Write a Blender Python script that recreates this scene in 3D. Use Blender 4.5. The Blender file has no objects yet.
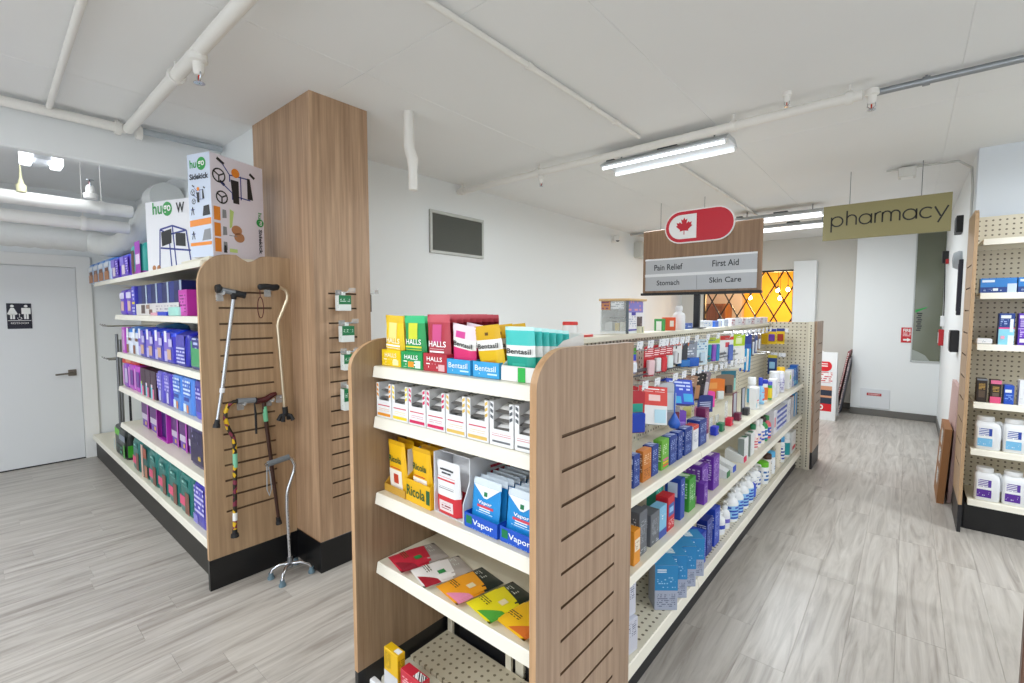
import bpy, bmesh, math, random
from mathutils import Vector, Matrix
random.seed(11)
SC = bpy.context.scene
COL = SC.collection
PI = math.pi

# ------------------------------------------------------------------ camera, world, lamps, exposure
cam = bpy.data.cameras.new('camera'); cam.sensor_width = 36; cam.lens = 36 * 467 / 1024
cam.clip_start = 0.05
co = bpy.data.objects.new('camera', cam); COL.objects.link(co)
co.location = (0, 0, 1.57)
co.rotation_euler = (math.radians(90 - 3.6145), 0, math.radians(40.312))
SC.camera = co
SC.view_settings.view_transform = 'Standard'; SC.view_settings.look = 'None'
SC.view_settings.gamma = 1; SC.view_settings.use_curve_mapping = False
SC.view_settings.exposure = 0.03
SC.cycles.use_denoising = True
SC.cycles.max_bounces = 8; SC.cycles.diffuse_bounces = 5
w = bpy.data.worlds.new('daylight'); SC.world = w; w.use_nodes = True
w.node_tree.nodes['Background'].inputs[0].default_value = (0.90, 0.95, 1.0, 1)
w.node_tree.nodes['Background'].inputs[1].default_value = 2.8

def area_lamp(loc, sx, sy, power, col=(.90, .96, 1), rz=0):
    l = bpy.data.lights.new('tube_lamp', 'AREA'); l.shape = 'RECTANGLE'; l.size = sx; l.size_y = sy
    l.energy = power; l.color = col
    o = bpy.data.objects.new('tube_lamp', l); COL.objects.link(o); o.location = loc; o.rotation_euler = (0, 0, rz)
    return o
LAMP_W = 40
# two fixtures in view, one far, the rest unseen, added to light the room
FIXTURES = [(-1.42, 3.415, 0), (-1.25, 6.45, 0), (-1.25, 7.25, 0), (-1.3, -0.9, 0), (1.4, -0.9, 0), (1.6, 1.9, 0), (-3.2, -1.2, 0), (1.7, 3.9, 0), (-4.62, -1.2, 0)]
for (x, y, r) in FIXTURES:
    for s in (-1, 1): area_lamp((x, y + s * .105, 2.676), .86, .022, LAMP_W / 2 * (.75 if y > 6 else 1.05 if y > 3 else .82 if x < -3 else .8))
area_lamp((-4.88, 0.44, 2.615), 0.2, 0.2, 2)

# ------------------------------------------------------------------ helpers
def lin(h):
    h = h.lstrip('#'); out = []
    for i in (0, 2, 4):
        c = int(h[i:i + 2], 16) / 255
        out.append(c / 12.92 if c <= .04045 else ((c + .055) / 1.055) ** 2.4)
    return (*out, 1)
_M = {}
def base_mat(key):
    m = bpy.data.materials.new(key); m.use_nodes = True
    return m, m.node_tree.nodes, m.node_tree.links, m.node_tree.nodes['Principled BSDF']
def mat(h, r=.45, m=0.0, n=0.0, ns=12.0, em=0.0, alpha=1.0, bump=0.0):
    k = ('p', h, r, m, n, ns, em, alpha, bump)
    if k in _M: return _M[k]
    M, N, L, P = base_mat('paint_' + h.strip('#'))
    P.inputs['Base Color'].default_value = lin(h); P.inputs['Roughness'].default_value = r; P.inputs['Metallic'].default_value = m
    if n or bump:
        tc = N.new('ShaderNodeTexCoord'); nz = N.new('ShaderNodeTexNoise'); nz.inputs['Scale'].default_value = ns; nz.inputs['Detail'].default_value = 4
        L.new(tc.outputs['Object'], nz.inputs['Vector'])
        if n:
            hs = N.new('ShaderNodeHueSaturation'); hs.inputs['Color'].default_value = lin(h)
            mr = N.new('ShaderNodeMapRange'); mr.inputs[3].default_value = 1 - n; mr.inputs[4].default_value = 1 + n
            L.new(nz.outputs[0], mr.inputs[0]); L.new(mr.outputs[0], hs.inputs['Value']); L.new(hs.outputs[0], P.inputs['Base Color'])
        if bump:
            bp = N.new('ShaderNodeBump'); bp.inputs['Strength'].default_value = bump; bp.inputs['Distance'].default_value = .01
            L.new(nz.outputs[0], bp.inputs['Height']); L.new(bp.outputs[0], P.inputs['Normal'])
    if em:
        P.inputs['Emission Color'].default_value = lin(h); P.inputs['Emission Strength'].default_value = em
    if alpha < 1: P.inputs['Alpha'].default_value = alpha
    _M[k] = M; return M
def fine(base, ink, p=.008, amt=.5, r=.45):
    """small print: rows of broken dashes like lines of type"""
    k = ('f', base, ink, p, amt, r)
    if k in _M: return _M[k]
    M, N, L, P = base_mat('small_print_' + base.strip('#'))
    P.inputs['Roughness'].default_value = r
    tc = N.new('ShaderNodeTexCoord'); sp = N.new('ShaderNodeSeparateXYZ'); L.new(tc.outputs['Object'], sp.inputs[0])
    def mth(op, a, b=None):
        q = N.new('ShaderNodeMath'); q.operation = op
        for i, v in enumerate((a, b)):
            if v is None: continue
            if isinstance(v, (int, float)): q.inputs[i].default_value = v
            else: L.new(v, q.inputs[i])
        return q.outputs[0]
    row = mth('DIVIDE', sp.outputs[2], p); fl = mth('FLOOR', row); fr = mth('FRACT', row)
    xx = mth('MULTIPLY', mth('ADD', sp.outputs[0], sp.outputs[1]), 1.3 / p)
    cb = N.new('ShaderNodeCombineXYZ'); L.new(xx, cb.inputs[0]); L.new(mth('MULTIPLY', fl, 7.31), cb.inputs[1])
    nz = N.new('ShaderNodeTexNoise'); nz.inputs['Scale'].default_value = .6; nz.inputs['Detail'].default_value = 2; L.new(cb.outputs[0], nz.inputs['Vector'])
    on = mth('MULTIPLY', mth('GREATER_THAN', nz.outputs[0], 1 - amt), mth('LESS_THAN', fr, .5))
    mx = N.new('ShaderNodeMix'); mx.data_type = 'RGBA'; mx.inputs[6].default_value = lin(base); mx.inputs[7].default_value = lin(ink)
    L.new(on, mx.inputs[0]); L.new(mx.outputs[2], P.inputs['Base Color'])
    _M[k] = M; return M
def wood(h1, h2, r=.42, sc=1.0):
    k = ('w', h1, h2, r, sc)
    if k in _M: return _M[k]
    M, N, L, P = base_mat('wood_laminate'); P.inputs['Roughness'].default_value = r
    tc = N.new('ShaderNodeTexCoord'); mp = N.new('ShaderNodeMapping'); mp.inputs['Scale'].default_value = (26 * sc, 26 * sc, .9 * sc)
    L.new(tc.outputs['Object'], mp.inputs[0])
    nz = N.new('ShaderNodeTexNoise'); nz.inputs['Scale'].default_value = 1.6; nz.inputs['Detail'].default_value = 7; nz.inputs['Roughness'].default_value = .62; nz.inputs['Distortion'].default_value = .3
    L.new(mp.outputs[0], nz.inputs['Vector'])
    cr = N.new('ShaderNodeValToRGB'); cr.color_ramp.elements[0].position = .34; cr.color_ramp.elements[1].position = .68
    cr.color_ramp.elements[0].color = lin(h2); cr.color_ramp.elements[1].color = lin(h1)
    L.new(nz.outputs[0], cr.inputs[0]); L.new(cr.outputs[0], P.inputs['Base Color'])
    _M[k] = M; return M
def pegboard(axis, base='#DCD5C2', hole='#6f6553', pitch=.036, rad=.18):
    """steel pegboard: regular holes painted as dark dots, their shade put into the colour"""
    k = ('g', axis, base, hole)
    if k in _M: return _M[k]
    M, N, L, P = base_mat('perforated_steel'); P.inputs['Roughness'].default_value = .4
    tc = N.new('ShaderNodeTexCoord'); vm = N.new('ShaderNodeVectorMath'); vm.operation = 'SCALE'; vm.inputs['Scale'].default_value = 1 / pitch
    L.new(tc.outputs['Object'], vm.inputs[0])
    fr = N.new('ShaderNodeVectorMath'); fr.operation = 'FRACTION'; L.new(vm.outputs[0], fr.inputs[0])
    sb = N.new('ShaderNodeVectorMath'); sb.operation = 'SUBTRACT'; sb.inputs[1].default_value = (.5, .5, .5); L.new(fr.outputs[0], sb.inputs[0])
    ms = N.new('ShaderNodeVectorMath'); ms.operation = 'MULTIPLY'
    ms.inputs[1].default_value = {'x': (0, 1, 1), 'y': (1, 0, 1), 'z': (1, 1, 0)}[axis]; L.new(sb.outputs[0], ms.inputs[0])
    ln = N.new('ShaderNodeVectorMath'); ln.operation = 'LENGTH'; L.new(ms.outputs[0], ln.inputs[0])
    lt = N.new('ShaderNodeMath'); lt.operation = 'LESS_THAN'; lt.inputs[1].default_value = rad; L.new(ln.outputs['Value'], lt.inputs[0])
    mx = N.new('ShaderNodeMix'); mx.data_type = 'RGBA'; mx.inputs[6].default_value = lin(base); mx.inputs[7].default_value = lin(hole)
    L.new(lt.outputs[0], mx.inputs[0]); L.new(mx.outputs[2], P.inputs['Base Color'])
    _M[k] = M; return M
def floor_mat():
    M, N, L, P = base_mat('grey_plank_vinyl'); P.inputs['Roughness'].default_value = .33
    tc = N.new('ShaderNodeTexCoord'); ge = N.new('ShaderNodeNewGeometry')
    rnd = N.new('ShaderNodeVectorMath'); rnd.operation = 'SCALE'; rnd.inputs[0].default_value = (37, 91, 13); L.new(ge.outputs['Random Per Island'], rnd.inputs['Scale'])
    oi = N.new('ShaderNodeObjectInfo'); rn2 = N.new('ShaderNodeVectorMath'); rn2.operation = 'SCALE'; rn2.inputs[0].default_value = (51, 23, 77); L.new(oi.outputs['Random'], rn2.inputs['Scale'])
    ad = N.new('ShaderNodeVectorMath'); L.new(tc.outputs['Object'], ad.inputs[0]); L.new(rnd.outputs[0], ad.inputs[1])
    ad2 = N.new('ShaderNodeVectorMath'); L.new(ad.outputs[0], ad2.inputs[0]); L.new(rn2.outputs[0], ad2.inputs[1])
    mp = N.new('ShaderNodeMapping'); mp.inputs['Scale'].default_value = (10, .8, 1); L.new(ad2.outputs[0], mp.inputs[0])
    nz = N.new('ShaderNodeTexNoise'); nz.inputs['Scale'].default_value = 1.5; nz.inputs['Detail'].default_value = 6; nz.inputs['Roughness'].default_value = .6; nz.inputs['Distortion'].default_value = 1.6
    L.new(mp.outputs[0], nz.inputs['Vector'])
    cr = N.new('ShaderNodeValToRGB'); e = cr.color_ramp.elements
    e[0].position = .30; e[0].color = lin('#928a82'); e[1].position = .74; e[1].color = lin('#c5bfb7')
    m_ = e.new(.5); m_.color = lin('#b0a9a1')
    L.new(nz.outputs[0], cr.inputs[0])
    hs = N.new('ShaderNodeHueSaturation'); mr = N.new('ShaderNodeMapRange'); mr.inputs[3].default_value = .97; mr.inputs[4].default_value = 1.03
    sm = N.new('ShaderNodeMath'); sm.operation = 'ADD'; L.new(ge.outputs['Random Per Island'], sm.inputs[0]); L.new(oi.outputs['Random'], sm.inputs[1])
    fr = N.new('ShaderNodeMath'); fr.operation = 'FRACT'; L.new(sm.outputs[0], fr.inputs[0])
    L.new(fr.outputs[0], mr.inputs[0]); L.new(mr.outputs[0], hs.inputs['Value']); L.new(cr.outputs[0], hs.inputs['Color'])
    L.new(hs.outputs[0], P.inputs['Base Color'])
    return M

class MB:
    def __init__(s): s.v = []; s.f = []; s.m = []
    def add(s, vs, fs, m=0, X=None):
        o = len(s.v)
        s.v += [tuple(X @ Vector(v)) for v in vs] if X else [tuple(v) for v in vs]
        for i, f in enumerate(fs):
            s.f.append([o + j for j in f]); s.m.append(m[i] if isinstance(m, list) else m)
        return s
    def box(s, x0, x1, y0, y1, z0, z1, m=0, X=None):
        vs = [(x, y, z) for x in (x0, x1) for y in (y0, y1) for z in (z0, z1)]
        return s.add(vs, [(0, 1, 3, 2), (4, 6, 7, 5), (0, 4, 5, 1), (2, 3, 7, 6), (0, 2, 6, 4), (1, 5, 7, 3)], m, X)
    def cbox(s, x0, x1, y0, y1, z0, z1, b=.002, m=0, X=None):
        lo = (x0, y0, z0); hi = (x1, y1, z1); b = min(b, *[(hi[i] - lo[i]) * .45 for i in range(3)])
        vs = []; idx = {}
        for sx in (0, 1):
            for sy in (0, 1):
                for sz in (0, 1):
                    g = (sx, sy, sz)
                    for a in range(3):
                        p = [(hi[i] if g[i] else lo[i]) for i in range(3)]
                        for i in range(3):
                            if i != a: p[i] += -b if g[i] else b
                        idx[g, a] = len(vs); vs.append(p)
        fs = []
        for a in range(3):
            o = [i for i in range(3) if i != a]
            for sg in (0, 1):
                q = []
                for u, v in ((0, 0), (1, 0), (1, 1), (0, 1)):
                    g = [0, 0, 0]; g[a] = sg; g[o[0]] = u; g[o[1]] = v; q.append(idx[tuple(g), a])
                fs.append(q)
            for u in (0, 1):
                for v in (0, 1):
                    q = []
                    for t, ax in ((0, o[0]), (1, o[0]), (1, o[1]), (0, o[1])):
                        g = [0, 0, 0]; g[a] = t; g[o[0]] = u; g[o[1]] = v; q.append(idx[tuple(g), ax])
                    fs.append(q)
        for sx in (0, 1):
            for sy in (0, 1):
                for sz in (0, 1): fs.append([idx[(sx, sy, sz), a] for a in range(3)])
        return s.add(vs, fs, m, X)
    def quad(s, a, b, c, d, m=0, X=None): return s.add([a, b, c, d], [(0, 1, 2, 3)], m, X)
    def tube(s, pts, r, n=8, m=0, X=None, cap=True):
        P = [Vector(p) for p in pts]; R = r if isinstance(r, (list, tuple)) else [r] * len(P)
        vs = []; fs = []; up = None
        for i, p in enumerate(P):
            d = (P[min(i + 1, len(P) - 1)] - P[max(i - 1, 0)]).normalized()
            if up is None:
                up = Vector((0, 0, 1)) if abs(d.z) < .9 else Vector((1, 0, 0))
            a = d.cross(up)
            if a.length < 1e-4: a = d.cross(Vector((0, 1, 0)))
            a.normalize(); b = a.cross(d).normalized(); up = b
            for k in range(n):
                t = 2 * PI * k / n; vs.append(p + (a * math.cos(t) + b * math.sin(t)) * R[i])
        for i in range(len(P) - 1):
            for k in range(n):
                k2 = (k + 1) % n; fs.append((i * n + k, i * n + k2, (i + 1) * n + k2, (i + 1) * n + k))
        if cap: fs.append(tuple(range(n))); fs.append(tuple((len(P) - 1) * n + k for k in range(n)))
        return s.add(vs, fs, m, X)
    def lathe(s, prof, n=14, m=0, X=None, sx=1, sy=1):
        """profile of (radius, z) or (radius, z, material of the ring above)"""
        vs = []; fs = []; ms = []
        for q in prof:
            for k in range(n):
                t = 2 * PI * k / n; vs.append((q[0] * math.cos(t) * sx, q[0] * math.sin(t) * sy, q[1]))
        for i in range(len(prof) - 1):
            for k in range(n):
                k2 = (k + 1) % n; fs.append((i * n + k, i * n + k2, (i + 1) * n + k2, (i + 1) * n + k)); ms.append(prof[i][2] if len(prof[i]) > 2 else m)
        fs.append(tuple(range(n))); ms.append(ms[0] if ms else m); fs.append(tuple((len(prof) - 1) * n + k for k in range(n))); ms.append(ms[-2])
        return s.add(vs, fs, ms, X)
    def prism(s, out, a0, a1, ax='x', m=0, X=None):
        def P(a, u, v): return (a, u, v) if ax == 'x' else ((u, a, v) if ax == 'y' else (u, v, a))
        n = len(out); vs = [P(a0, *q) for q in out] + [P(a1, *q) for q in out]
        fs = [tuple(range(n)), tuple(range(n, 2 * n))] + [(i, (i + 1) % n, n + (i + 1) % n, n + i) for i in range(n)]
        return s.add(vs, fs, m, X)
    def mesh(s, name, mats, smooth=None):
        me = bpy.data.meshes.new(name); me.from_pydata(s.v, [], s.f)
        for q in (mats if isinstance(mats, (list, tuple)) else [mats]): me.materials.append(q)
        me.polygons.foreach_set('material_index', s.m)
        bm = bmesh.new(); bm.from_mesh(me); bmesh.ops.recalc_face_normals(bm, faces=bm.faces); bm.to_mesh(me); bm.free()
        if smooth:
            me.polygons.foreach_set('use_smooth', [True] * len(me.polygons)); me.set_sharp_from_angle(angle=math.radians(smooth))
        return me
    def build(s, name, mats, parent=None, loc=None, rot=None, smooth=None, kind=None):
        return link(name, s.mesh(name, mats, smooth), parent, loc, rot, kind)
def link(name, me, parent=None, loc=None, rot=None, kind=None):
    o = bpy.data.objects.new(name, me); COL.objects.link(o)
    if parent: o.parent = parent
    if loc is not None: o.location = loc
    if rot is not None: o.rotation_euler = rot if isinstance(rot, (tuple, list)) else (0, 0, rot)
    if kind: o['kind'] = kind
    return o
def tag(o, label, cat, group=None):
    o['label'] = label; o['category'] = cat
    if group: o['group'] = group
    return o
def empty(name, label, cat, loc=(0, 0, 0), rot=None, group=None):
    return tag(link(name, None, None, loc, rot), label, cat, group)
KIDS = {}
def dup(root, loc, label, rot=None, group=None):
    def cp(o, par):
        c = o.copy(); COL.objects.link(c); c.parent = par
        for ch in list(o.children): cp(ch, c)
        return c
    r = cp(root, None); r.location = loc
    if rot is not None: r.rotation_euler = rot if isinstance(rot, (tuple, list)) else (0, 0, rot)
    r['label'] = label
    if group: r['group'] = group
    return r
_T = {}
def text_mesh(s, wdt, hgt, m, bold=0.0):
    """lettering as a flat mesh in the XZ plane, facing -Y, centred, wdt wide and hgt tall"""
    k = (s, round(wdt, 5), round(hgt, 5), m.name, bold)
    if k in _T: return _T[k]
    cu = bpy.data.curves.new('lettering', 'FONT'); cu.body = s; cu.size = 1; cu.offset = bold; cu.resolution_u = 3
    ob = bpy.data.objects.new('lettering', cu); COL.objects.link(ob)
    dg = bpy.context.evaluated_depsgraph_get(); me = bpy.data.meshes.new_from_object(ob.evaluated_get(dg))
    bpy.data.objects.remove(ob); bpy.data.curves.remove(cu)
    me.name = 'lettering'
    xs = [v.co.x for v in me.vertices]; ys = [v.co.y for v in me.vertices]
    x0, x1, y0, y1 = min(xs), max(xs), min(ys), max(ys)
    for v in me.vertices:
        v.co = ((v.co.x - (x0 + x1) / 2) * wdt / (x1 - x0), 0, (v.co.y - (y0 + y1) / 2) * hgt / (y1 - y0))
    me.materials.clear(); me.materials.append(m); _T[k] = me
    return me
def text(s, wdt, hgt, m, parent, loc, rot=None, bold=0.0):
    return link('lettering', text_mesh(s, wdt, hgt, m, bold), parent, loc, rot)
def arc(cx, cy, r, a0, a1, n=8, ry=None):
    ry = r if ry is None else ry
    return [(cx + r * math.cos(math.radians(a0 + (a1 - a0) * i / n)), cy + ry * math.sin(math.radians(a0 + (a1 - a0) * i / n))) for i in range(n + 1)]
def disc(mb, cx, cz, r, y, m=0, n=16, rx=None):
    mb.add([(cx + (rx or r) * math.cos(2 * PI * i / n), y, cz + r * math.sin(2 * PI * i / n)) for i in range(n)], [tuple(range(n))], m)
def line(mb, p, q, wd, y, m=0):
    """flat printed stroke in the XZ plane"""
    a = Vector((p[0], 0, p[1])); b = Vector((q[0], 0, q[1])); d = (b - a).normalized(); n = Vector((-d.z, 0, d.x)) * wd / 2; o = Vector((0, y, 0))
    mb.quad(a + n + o, b + n + o, b - n + o, a - n + o, m)

WHITE = mat('#f2f2f0', .4); BLACK = mat('#15161a', .4); STEEL = mat('#E4DECB', .35); CHROME = mat('#c9cbd0', .18, 1.0)
DARK = mat('#1b1b1f', .5); GREYMETAL = mat('#8d9094', .3, .9); CLEAR = mat('#e8eef2', .1, alpha=.35); PAPER = mat('#eef0f2', .6)
OAK = wood('#C2A182', '#9C7D62'); OAK2 = wood('#B69B83', '#967B66'); OAKD = wood('#A88463', '#8A6647')
PAINT = mat('#E9ECED', .7, bump=.05, ns=90); CEIL = mat('#EBECEC', .8, n=.03, ns=1.3, bump=.08)
PIPE = mat('#E9E7E2', .45)

# ------------------------------------------------------------------ setting
ZC = 2.82
def struct(name, mb, m, parent=None, smooth=None): return mb.build(name, m, parent, smooth=smooth, kind='structure')
XL, XR, YF, YB = -6.72, 3.3, -3.2, 11.6
FL = floor_mat()
fl = struct('floor', MB().box(XL - .1, XR + .1, YF, YB, -.2, -.004), mat('#6d6861', .8))
def plank_me(l, wd=.182):
    return MB().cbox(-wd / 2 + .0003, wd / 2 - .0003, -l / 2 + .0003, l / 2 - .0003, -.006, 0, .0006).mesh('plank', FL)
cells = []
rows = int((XR - XL) / .182) + 1
for i in range(rows):
    x = XL + .091 + i * .182; y = YF + random.random() * 1.2 - 1.2
    while y < 9.3:
        cells.append((x, y + .61)); y += 1.22
fw = Vector((-math.sin(math.radians(40.3)), math.cos(math.radians(40.3))))
def seen(p):
    d = Vector(p); a = d.length; return (math.degrees(math.acos(max(-1, min(1, d.normalized().dot(fw))))) < 58 or a < 1.2)
hid = lambda p: (p[0] < XL + 0 or (p[0] < -3.5 and p[1] > 1.9) or (p[0] > .5 and p[1] > 5.9))
vis = sorted([c for c in cells if seen(c) and not hid(c)], key=lambda c: c[0] ** 2 + c[1] ** 2)
near = set(vis[:285]); pm = plank_me(1.22)
for c in vis[:285]: link('plank', pm, fl, (c[0], c[1], 0))
rest = MB()
for c in cells:
    if c not in near: rest.cbox(c[0] - .0903, c[0] + .0903, c[1] - .6097, c[1] + .6097, -.006, 0, .0006)
rest.build('far_planks', FL, fl, kind='stuff')

ce = struct('ceiling', MB().box(XL - .1, XR + .1, YF, 9.4, ZC + .003, ZC + .2), CEIL)
cpm = MB().cbox(-.594, .594, -1.199, 1.199, 0, .02, .002).mesh('ceiling_panel', CEIL)
for i in range(-4, 5):
    for j in range(-2, 4):
        link('ceiling_panel', cpm, ce, (-1.63 + 1.19 * i, 1.43 + 1.2 + 2.4 * j, ZC))
# walls
struct('wall_restroom', MB().box(XL - .15, XL, YF, 1.5, 0, ZC), PAINT)
struct('wall_behind_shelving', MB().box(XL - .15, -3.44, 1.345, 1.5, 0, ZC), PAINT)
struct('wall_left', MB().box(-3.6, -3.44, 1.36, 9.4, 0, ZC), PAINT)
wb = MB(); wx0, wx1, wz0, wz1 = -3.02, -1.51, .95, 2.3
wb.box(-3.6, wx0, 9.25, 9.4, 0, ZC).box(wx1, -.5, 9.25, 9.4, 0, ZC).box(wx0, wx1, 9.25, 9.4, 0, wz0).box(wx0, wx1, 9.25, 9.4, wz1, ZC)
struct('wall_back', wb, mat('#D9D7D1', .75, bump=.05, ns=90))
struct('trim_1', MB().cbox(-1.51, -1.18, 9.10, 9.25, 0, 2.42, .006), PAINT)
struct('wall_white_bay', MB().box(-.64, .5, 8.887, 9.4, 0, ZC), PAINT)
struct('wall_right', MB().box(.36, .5, 5.25, 8.9, 0, ZC), PAINT)
struct('wall_behind_right_shelving', MB().box(.36, XR, 5.10, 5.25, 0, ZC), mat('#DDE3EA', .7))  # blue tint of the daylight is put into this wall's colour
struct('wall_side', MB().box(XR, XR + .15, YF, 5.2, 0, ZC), PAINT)
struct('wall_front', MB().box(XL, XR, YF - .15, YF, 0, .35).box(XL, XR, YF - .15, YF, 2.55, ZC).box(XL, -2.6, YF - .15, YF, .35, 2.55).box(2.6, XR, YF - .15, YF, .35, 2.55), PAINT)  # unseen wall; left part closed to keep daylight off the left ceiling
sf = MB()
for x in (-2.6, -.9, .8, 2.57): sf.cbox(x, x + .05, YF - .1, YF - .04, .35, 2.55)
struct('window_2', sf, mat('#3b3d40', .4, .6))
GREYB = mat('#6a6864', .6)
struct('baseboard_back', MB().cbox(-.64, .36, 8.872, 8.887, 0, .10, .003), GREYB)
struct('baseboard_right', MB().cbox(.348, .36, 5.1, 8.87, 0, .10, .003), GREYB)
struct('baseboard_rear', MB().cbox(-3.44, -.64, 9.238, 9.25, 0, .10, .003), GREYB)
struct('beam', MB().cbox(-4.13, -4.05, YF, 1.345, 2.535, ZC, .008), PAINT)

# lattice window with the lit room behind it
wn = link('window_1', None, None, None, None, 'structure')
MB().cbox(wx0, wx0 + .03, 9.25, 9.33, wz0, wz1).cbox(wx1 - .03, wx1, 9.25, 9.33, wz0, wz1).cbox(wx0, wx1, 9.25, 9.33, wz1 - .03, wz1).cbox(wx0, wx1, 9.25, 9.33, wz0, wz0 + .03).build('window_frame', BLACK, wn)
def clipseg(x, z, dx, dz):
    t = min(((wx1 - x) if dx > 0 else (wx0 - x)) / dx, (wz1 - z) / dz); return (x + dx * t, z + dz * t)
pitch = .30
for sgn in (1, -1):
    k = -8
    while k < 14:
        x0 = wx0 + k * pitch; ps = []
        for i in range(61):
            z = wz0 + (wz1 - wz0) * i / 60; x = x0 + sgn * (z - wz0) * .55
            if wx0 <= x <= wx1: ps.append((x, 9.29, z))
        if len(ps) > 3:
            MB().tube([ps[0], ps[-1]], .013, 6).build('lattice_bar', BLACK, wn)
        k += 1
struct('wall_lounge', MB().box(-4.6, -.4, YB - .1, YB, 0, 2.9).box(-4.7, -4.6, 9.4, YB, 0, 2.9).box(-.4, -.3, 9.4, YB, 0, 2.9), mat('#F2B238', .7))
struct('ceiling_lounge', MB().box(-4.7, -.3, 9.4, YB, 2.9, 3.0), mat('#E8B860', .7))
lw = tag(MB().cbox(-3.95, -3.0, 10.6, 11.1, 0, 1.75).build('bar_cabinet', wood('#7d4a2c', '#55301c')), 'dark brown cabinet in the lit room behind the black lattice window', 'cabinet')
MB().cbox(-3.9, -3.5, 10.59, 10.6, .1, 1.7, .003).cbox(-3.45, -3.05, 10.59, 10.6, .1, 1.7, .003).build('door_panel', wood('#6d3f25', '#4b2917'), lw)
tag(MB().cbox(-4.2, -2.85, 11.3, 11.48, 1.0, 2.5).build('wall_panel', mat('#b9aeb0', .6)), 'pale grey pink panel hung on the far lounge wall behind the lattice', 'panel')
BULB = mat('#ffe2a0', .4, em=30)
for i, (x, y, z) in enumerate([(-2.45, 10.3, 1.86), (-2.0, 10.5, 2.0), (-1.86, 10.7, 2.02), (-1.9, 10.2, 1.84)]):
    p = empty('pendant_lamp', ['small pendant lamp with a warm bulb, leftmost behind the lattice', 'warm pendant bulb, highest of those behind the lattice', 'warm pendant bulb nearest the right edge of the lattice window', 'warm pendant bulb lowest behind the lattice, nearest its middle'][i], 'lamp', (x, y, z), None, 'pendant lamps in the lounge')
    MB().lathe([(.005, -.045), (.03, -.03), (.035, 0), (.022, .03), (.012, .04)], 10).build('bulb', BULB, p, smooth=60)
    MB().tube([(0, 0, .04), (0, 0, 2.9 - z)], .004, 5).build('cord', BLACK, p)
    MB().lathe([(.014, .035), (.016, .08), (.006, .1)], 10).build('socket', DARK, p, smooth=50)
    l = bpy.data.lights.new('bulb_light', 'POINT'); l.energy = 22; l.color = (1, .72, .34); l.shadow_soft_size = .04
    lo = bpy.data.objects.new('bulb_light', l); COL.objects.link(lo); lo.location = (x, y - .06, z - .05)

# restroom door
dr = link('door_1', None, None, None, None, 'structure')
MB().cbox(XL, XL + .018, -.6, .800, .012, 2.03, .003).build('door_leaf', mat('#E4E6E8', .5), dr)
fr = MB()
fr.cbox(XL, XL + .03, .803, .925, 0, 2.155, .004).cbox(XL, XL + .03, -.73, -.603, 0, 2.155, .004).cbox(XL, XL + .0295, -.73, .925, 2.035, 2.155, .004)
fr.build('door_frame', WHITE, dr)
MB().box(XL, XL + .012, -.6, .8, 0, .012).build('door_gap', BLACK, dr)
h = MB().cbox(XL + .018, XL + .028, .70, .765, .90, .965).build('handle_plate', mat('#8b8378', .35, .9), dr)
MB().tube([(XL + .028, .74, .93), (XL + .065, .74, .93), (XL + .065, .60, .925)], .009, 8).build('door_handle', mat('#8b8378', .3, .9), h, smooth=60)
rs = MB().cbox(-.085, .085, -.006, 0, -.125, .125, .002).build('restroom_sign', mat('#17172a', .5), None, (XL + .019, .375, 1.53), PI / 2)
tag(rs, 'black restroom sign with white woman, man and wheelchair figures on the door', 'sign')
pic = MB()
for s in (-1, 1):
    cx = s * .047
    disc(pic, cx, .098, .013, -.0068)
    if s < 0: pic.add([(cx - .012, -.0068, .08), (cx + .012, -.0068, .08), (cx + .036, -.0068, .02), (cx + .022, -.0068, .012), (cx - .022, -.0068, .012), (cx - .036, -.0068, .02)], [(0, 1, 2, 3, 4, 5)])
    else: pic.box(cx - .032, cx + .032, -.0068, -.0062, .02, .08)
    pic.box(cx - .016, cx - .002, -.0068, -.0062, -.03, .02).box(cx + .002, cx + .016, -.0068, -.0062, -.03, .02)
pic.build('figures', WHITE, rs)
wc = MB()
pts = [(math.cos(a) * .013, -.0068, math.sin(a) * .013 - .022) for a in [math.radians(140 + i * 24) for i in range(11)]]
wc.tube(pts, .0018, 4).tube([(0, -.0068, .012), (0, -.0068, -.012), (.012, -.0068, -.012), (.018, -.0068, -.028)], .002, 4)
disc(wc, 0, .018, .005, -.0068, 0, 8)
wc.build('wheelchair_symbol', WHITE, rs)
MB().box(-.08, .08, -.0068, -.0062, -.047, -.042).build('stripe', WHITE, rs)
text('RESTROOM', .12, .017, WHITE, rs, (0, -.0068, -.07))

# wood clad column
cl = link('column', None, None, None, None, 'structure')
def grooved(mb, cuts, name, m, parent, ax):
    o = mb.build(name, m, parent); c = MB()
    for q in cuts: c.box(*q)
    me = c.mesh('cut', m); me.materials.clear(); me.materials.append(m if not isinstance(m, list) else m[0]); me.materials.append(GROOVE)
    me.polygons.foreach_set('material_index', [0] * len(me.polygons))
    o.data.materials.append(GROOVE); me.polygons.foreach_set('material_index', [1] * len(me.polygons)); k = bpy.data.objects.new('cut', me); COL.objects.link(k)
    md = o.modifiers.new('b', 'BOOLEAN'); md.operation = 'DIFFERENCE'; md.object = k; md.solver = 'EXACT'
    dg = bpy.context.evaluated_depsgraph_get(); nm = bpy.data.meshes.new_from_object(o.evaluated_get(dg))
    o.modifiers.clear(); o.data = nm; bpy.data.objects.remove(k)
    return o
GROOVE = mat('#5d4530', .6)
cuts = [(-2.64, -2.6, 1.415, 1.60, 1.68 - .0885 * i - .005, 1.68 - .0885 * i + .005) for i in range(15)]
grooved(MB().box(-3.42, -2.63, 1.33, 1.70, .19, ZC + .01), [(-2.645, -2.6, a[2], a[3], a[4], a[5]) for a in cuts], 'cladding', OAK, cl, 'x')
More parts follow.
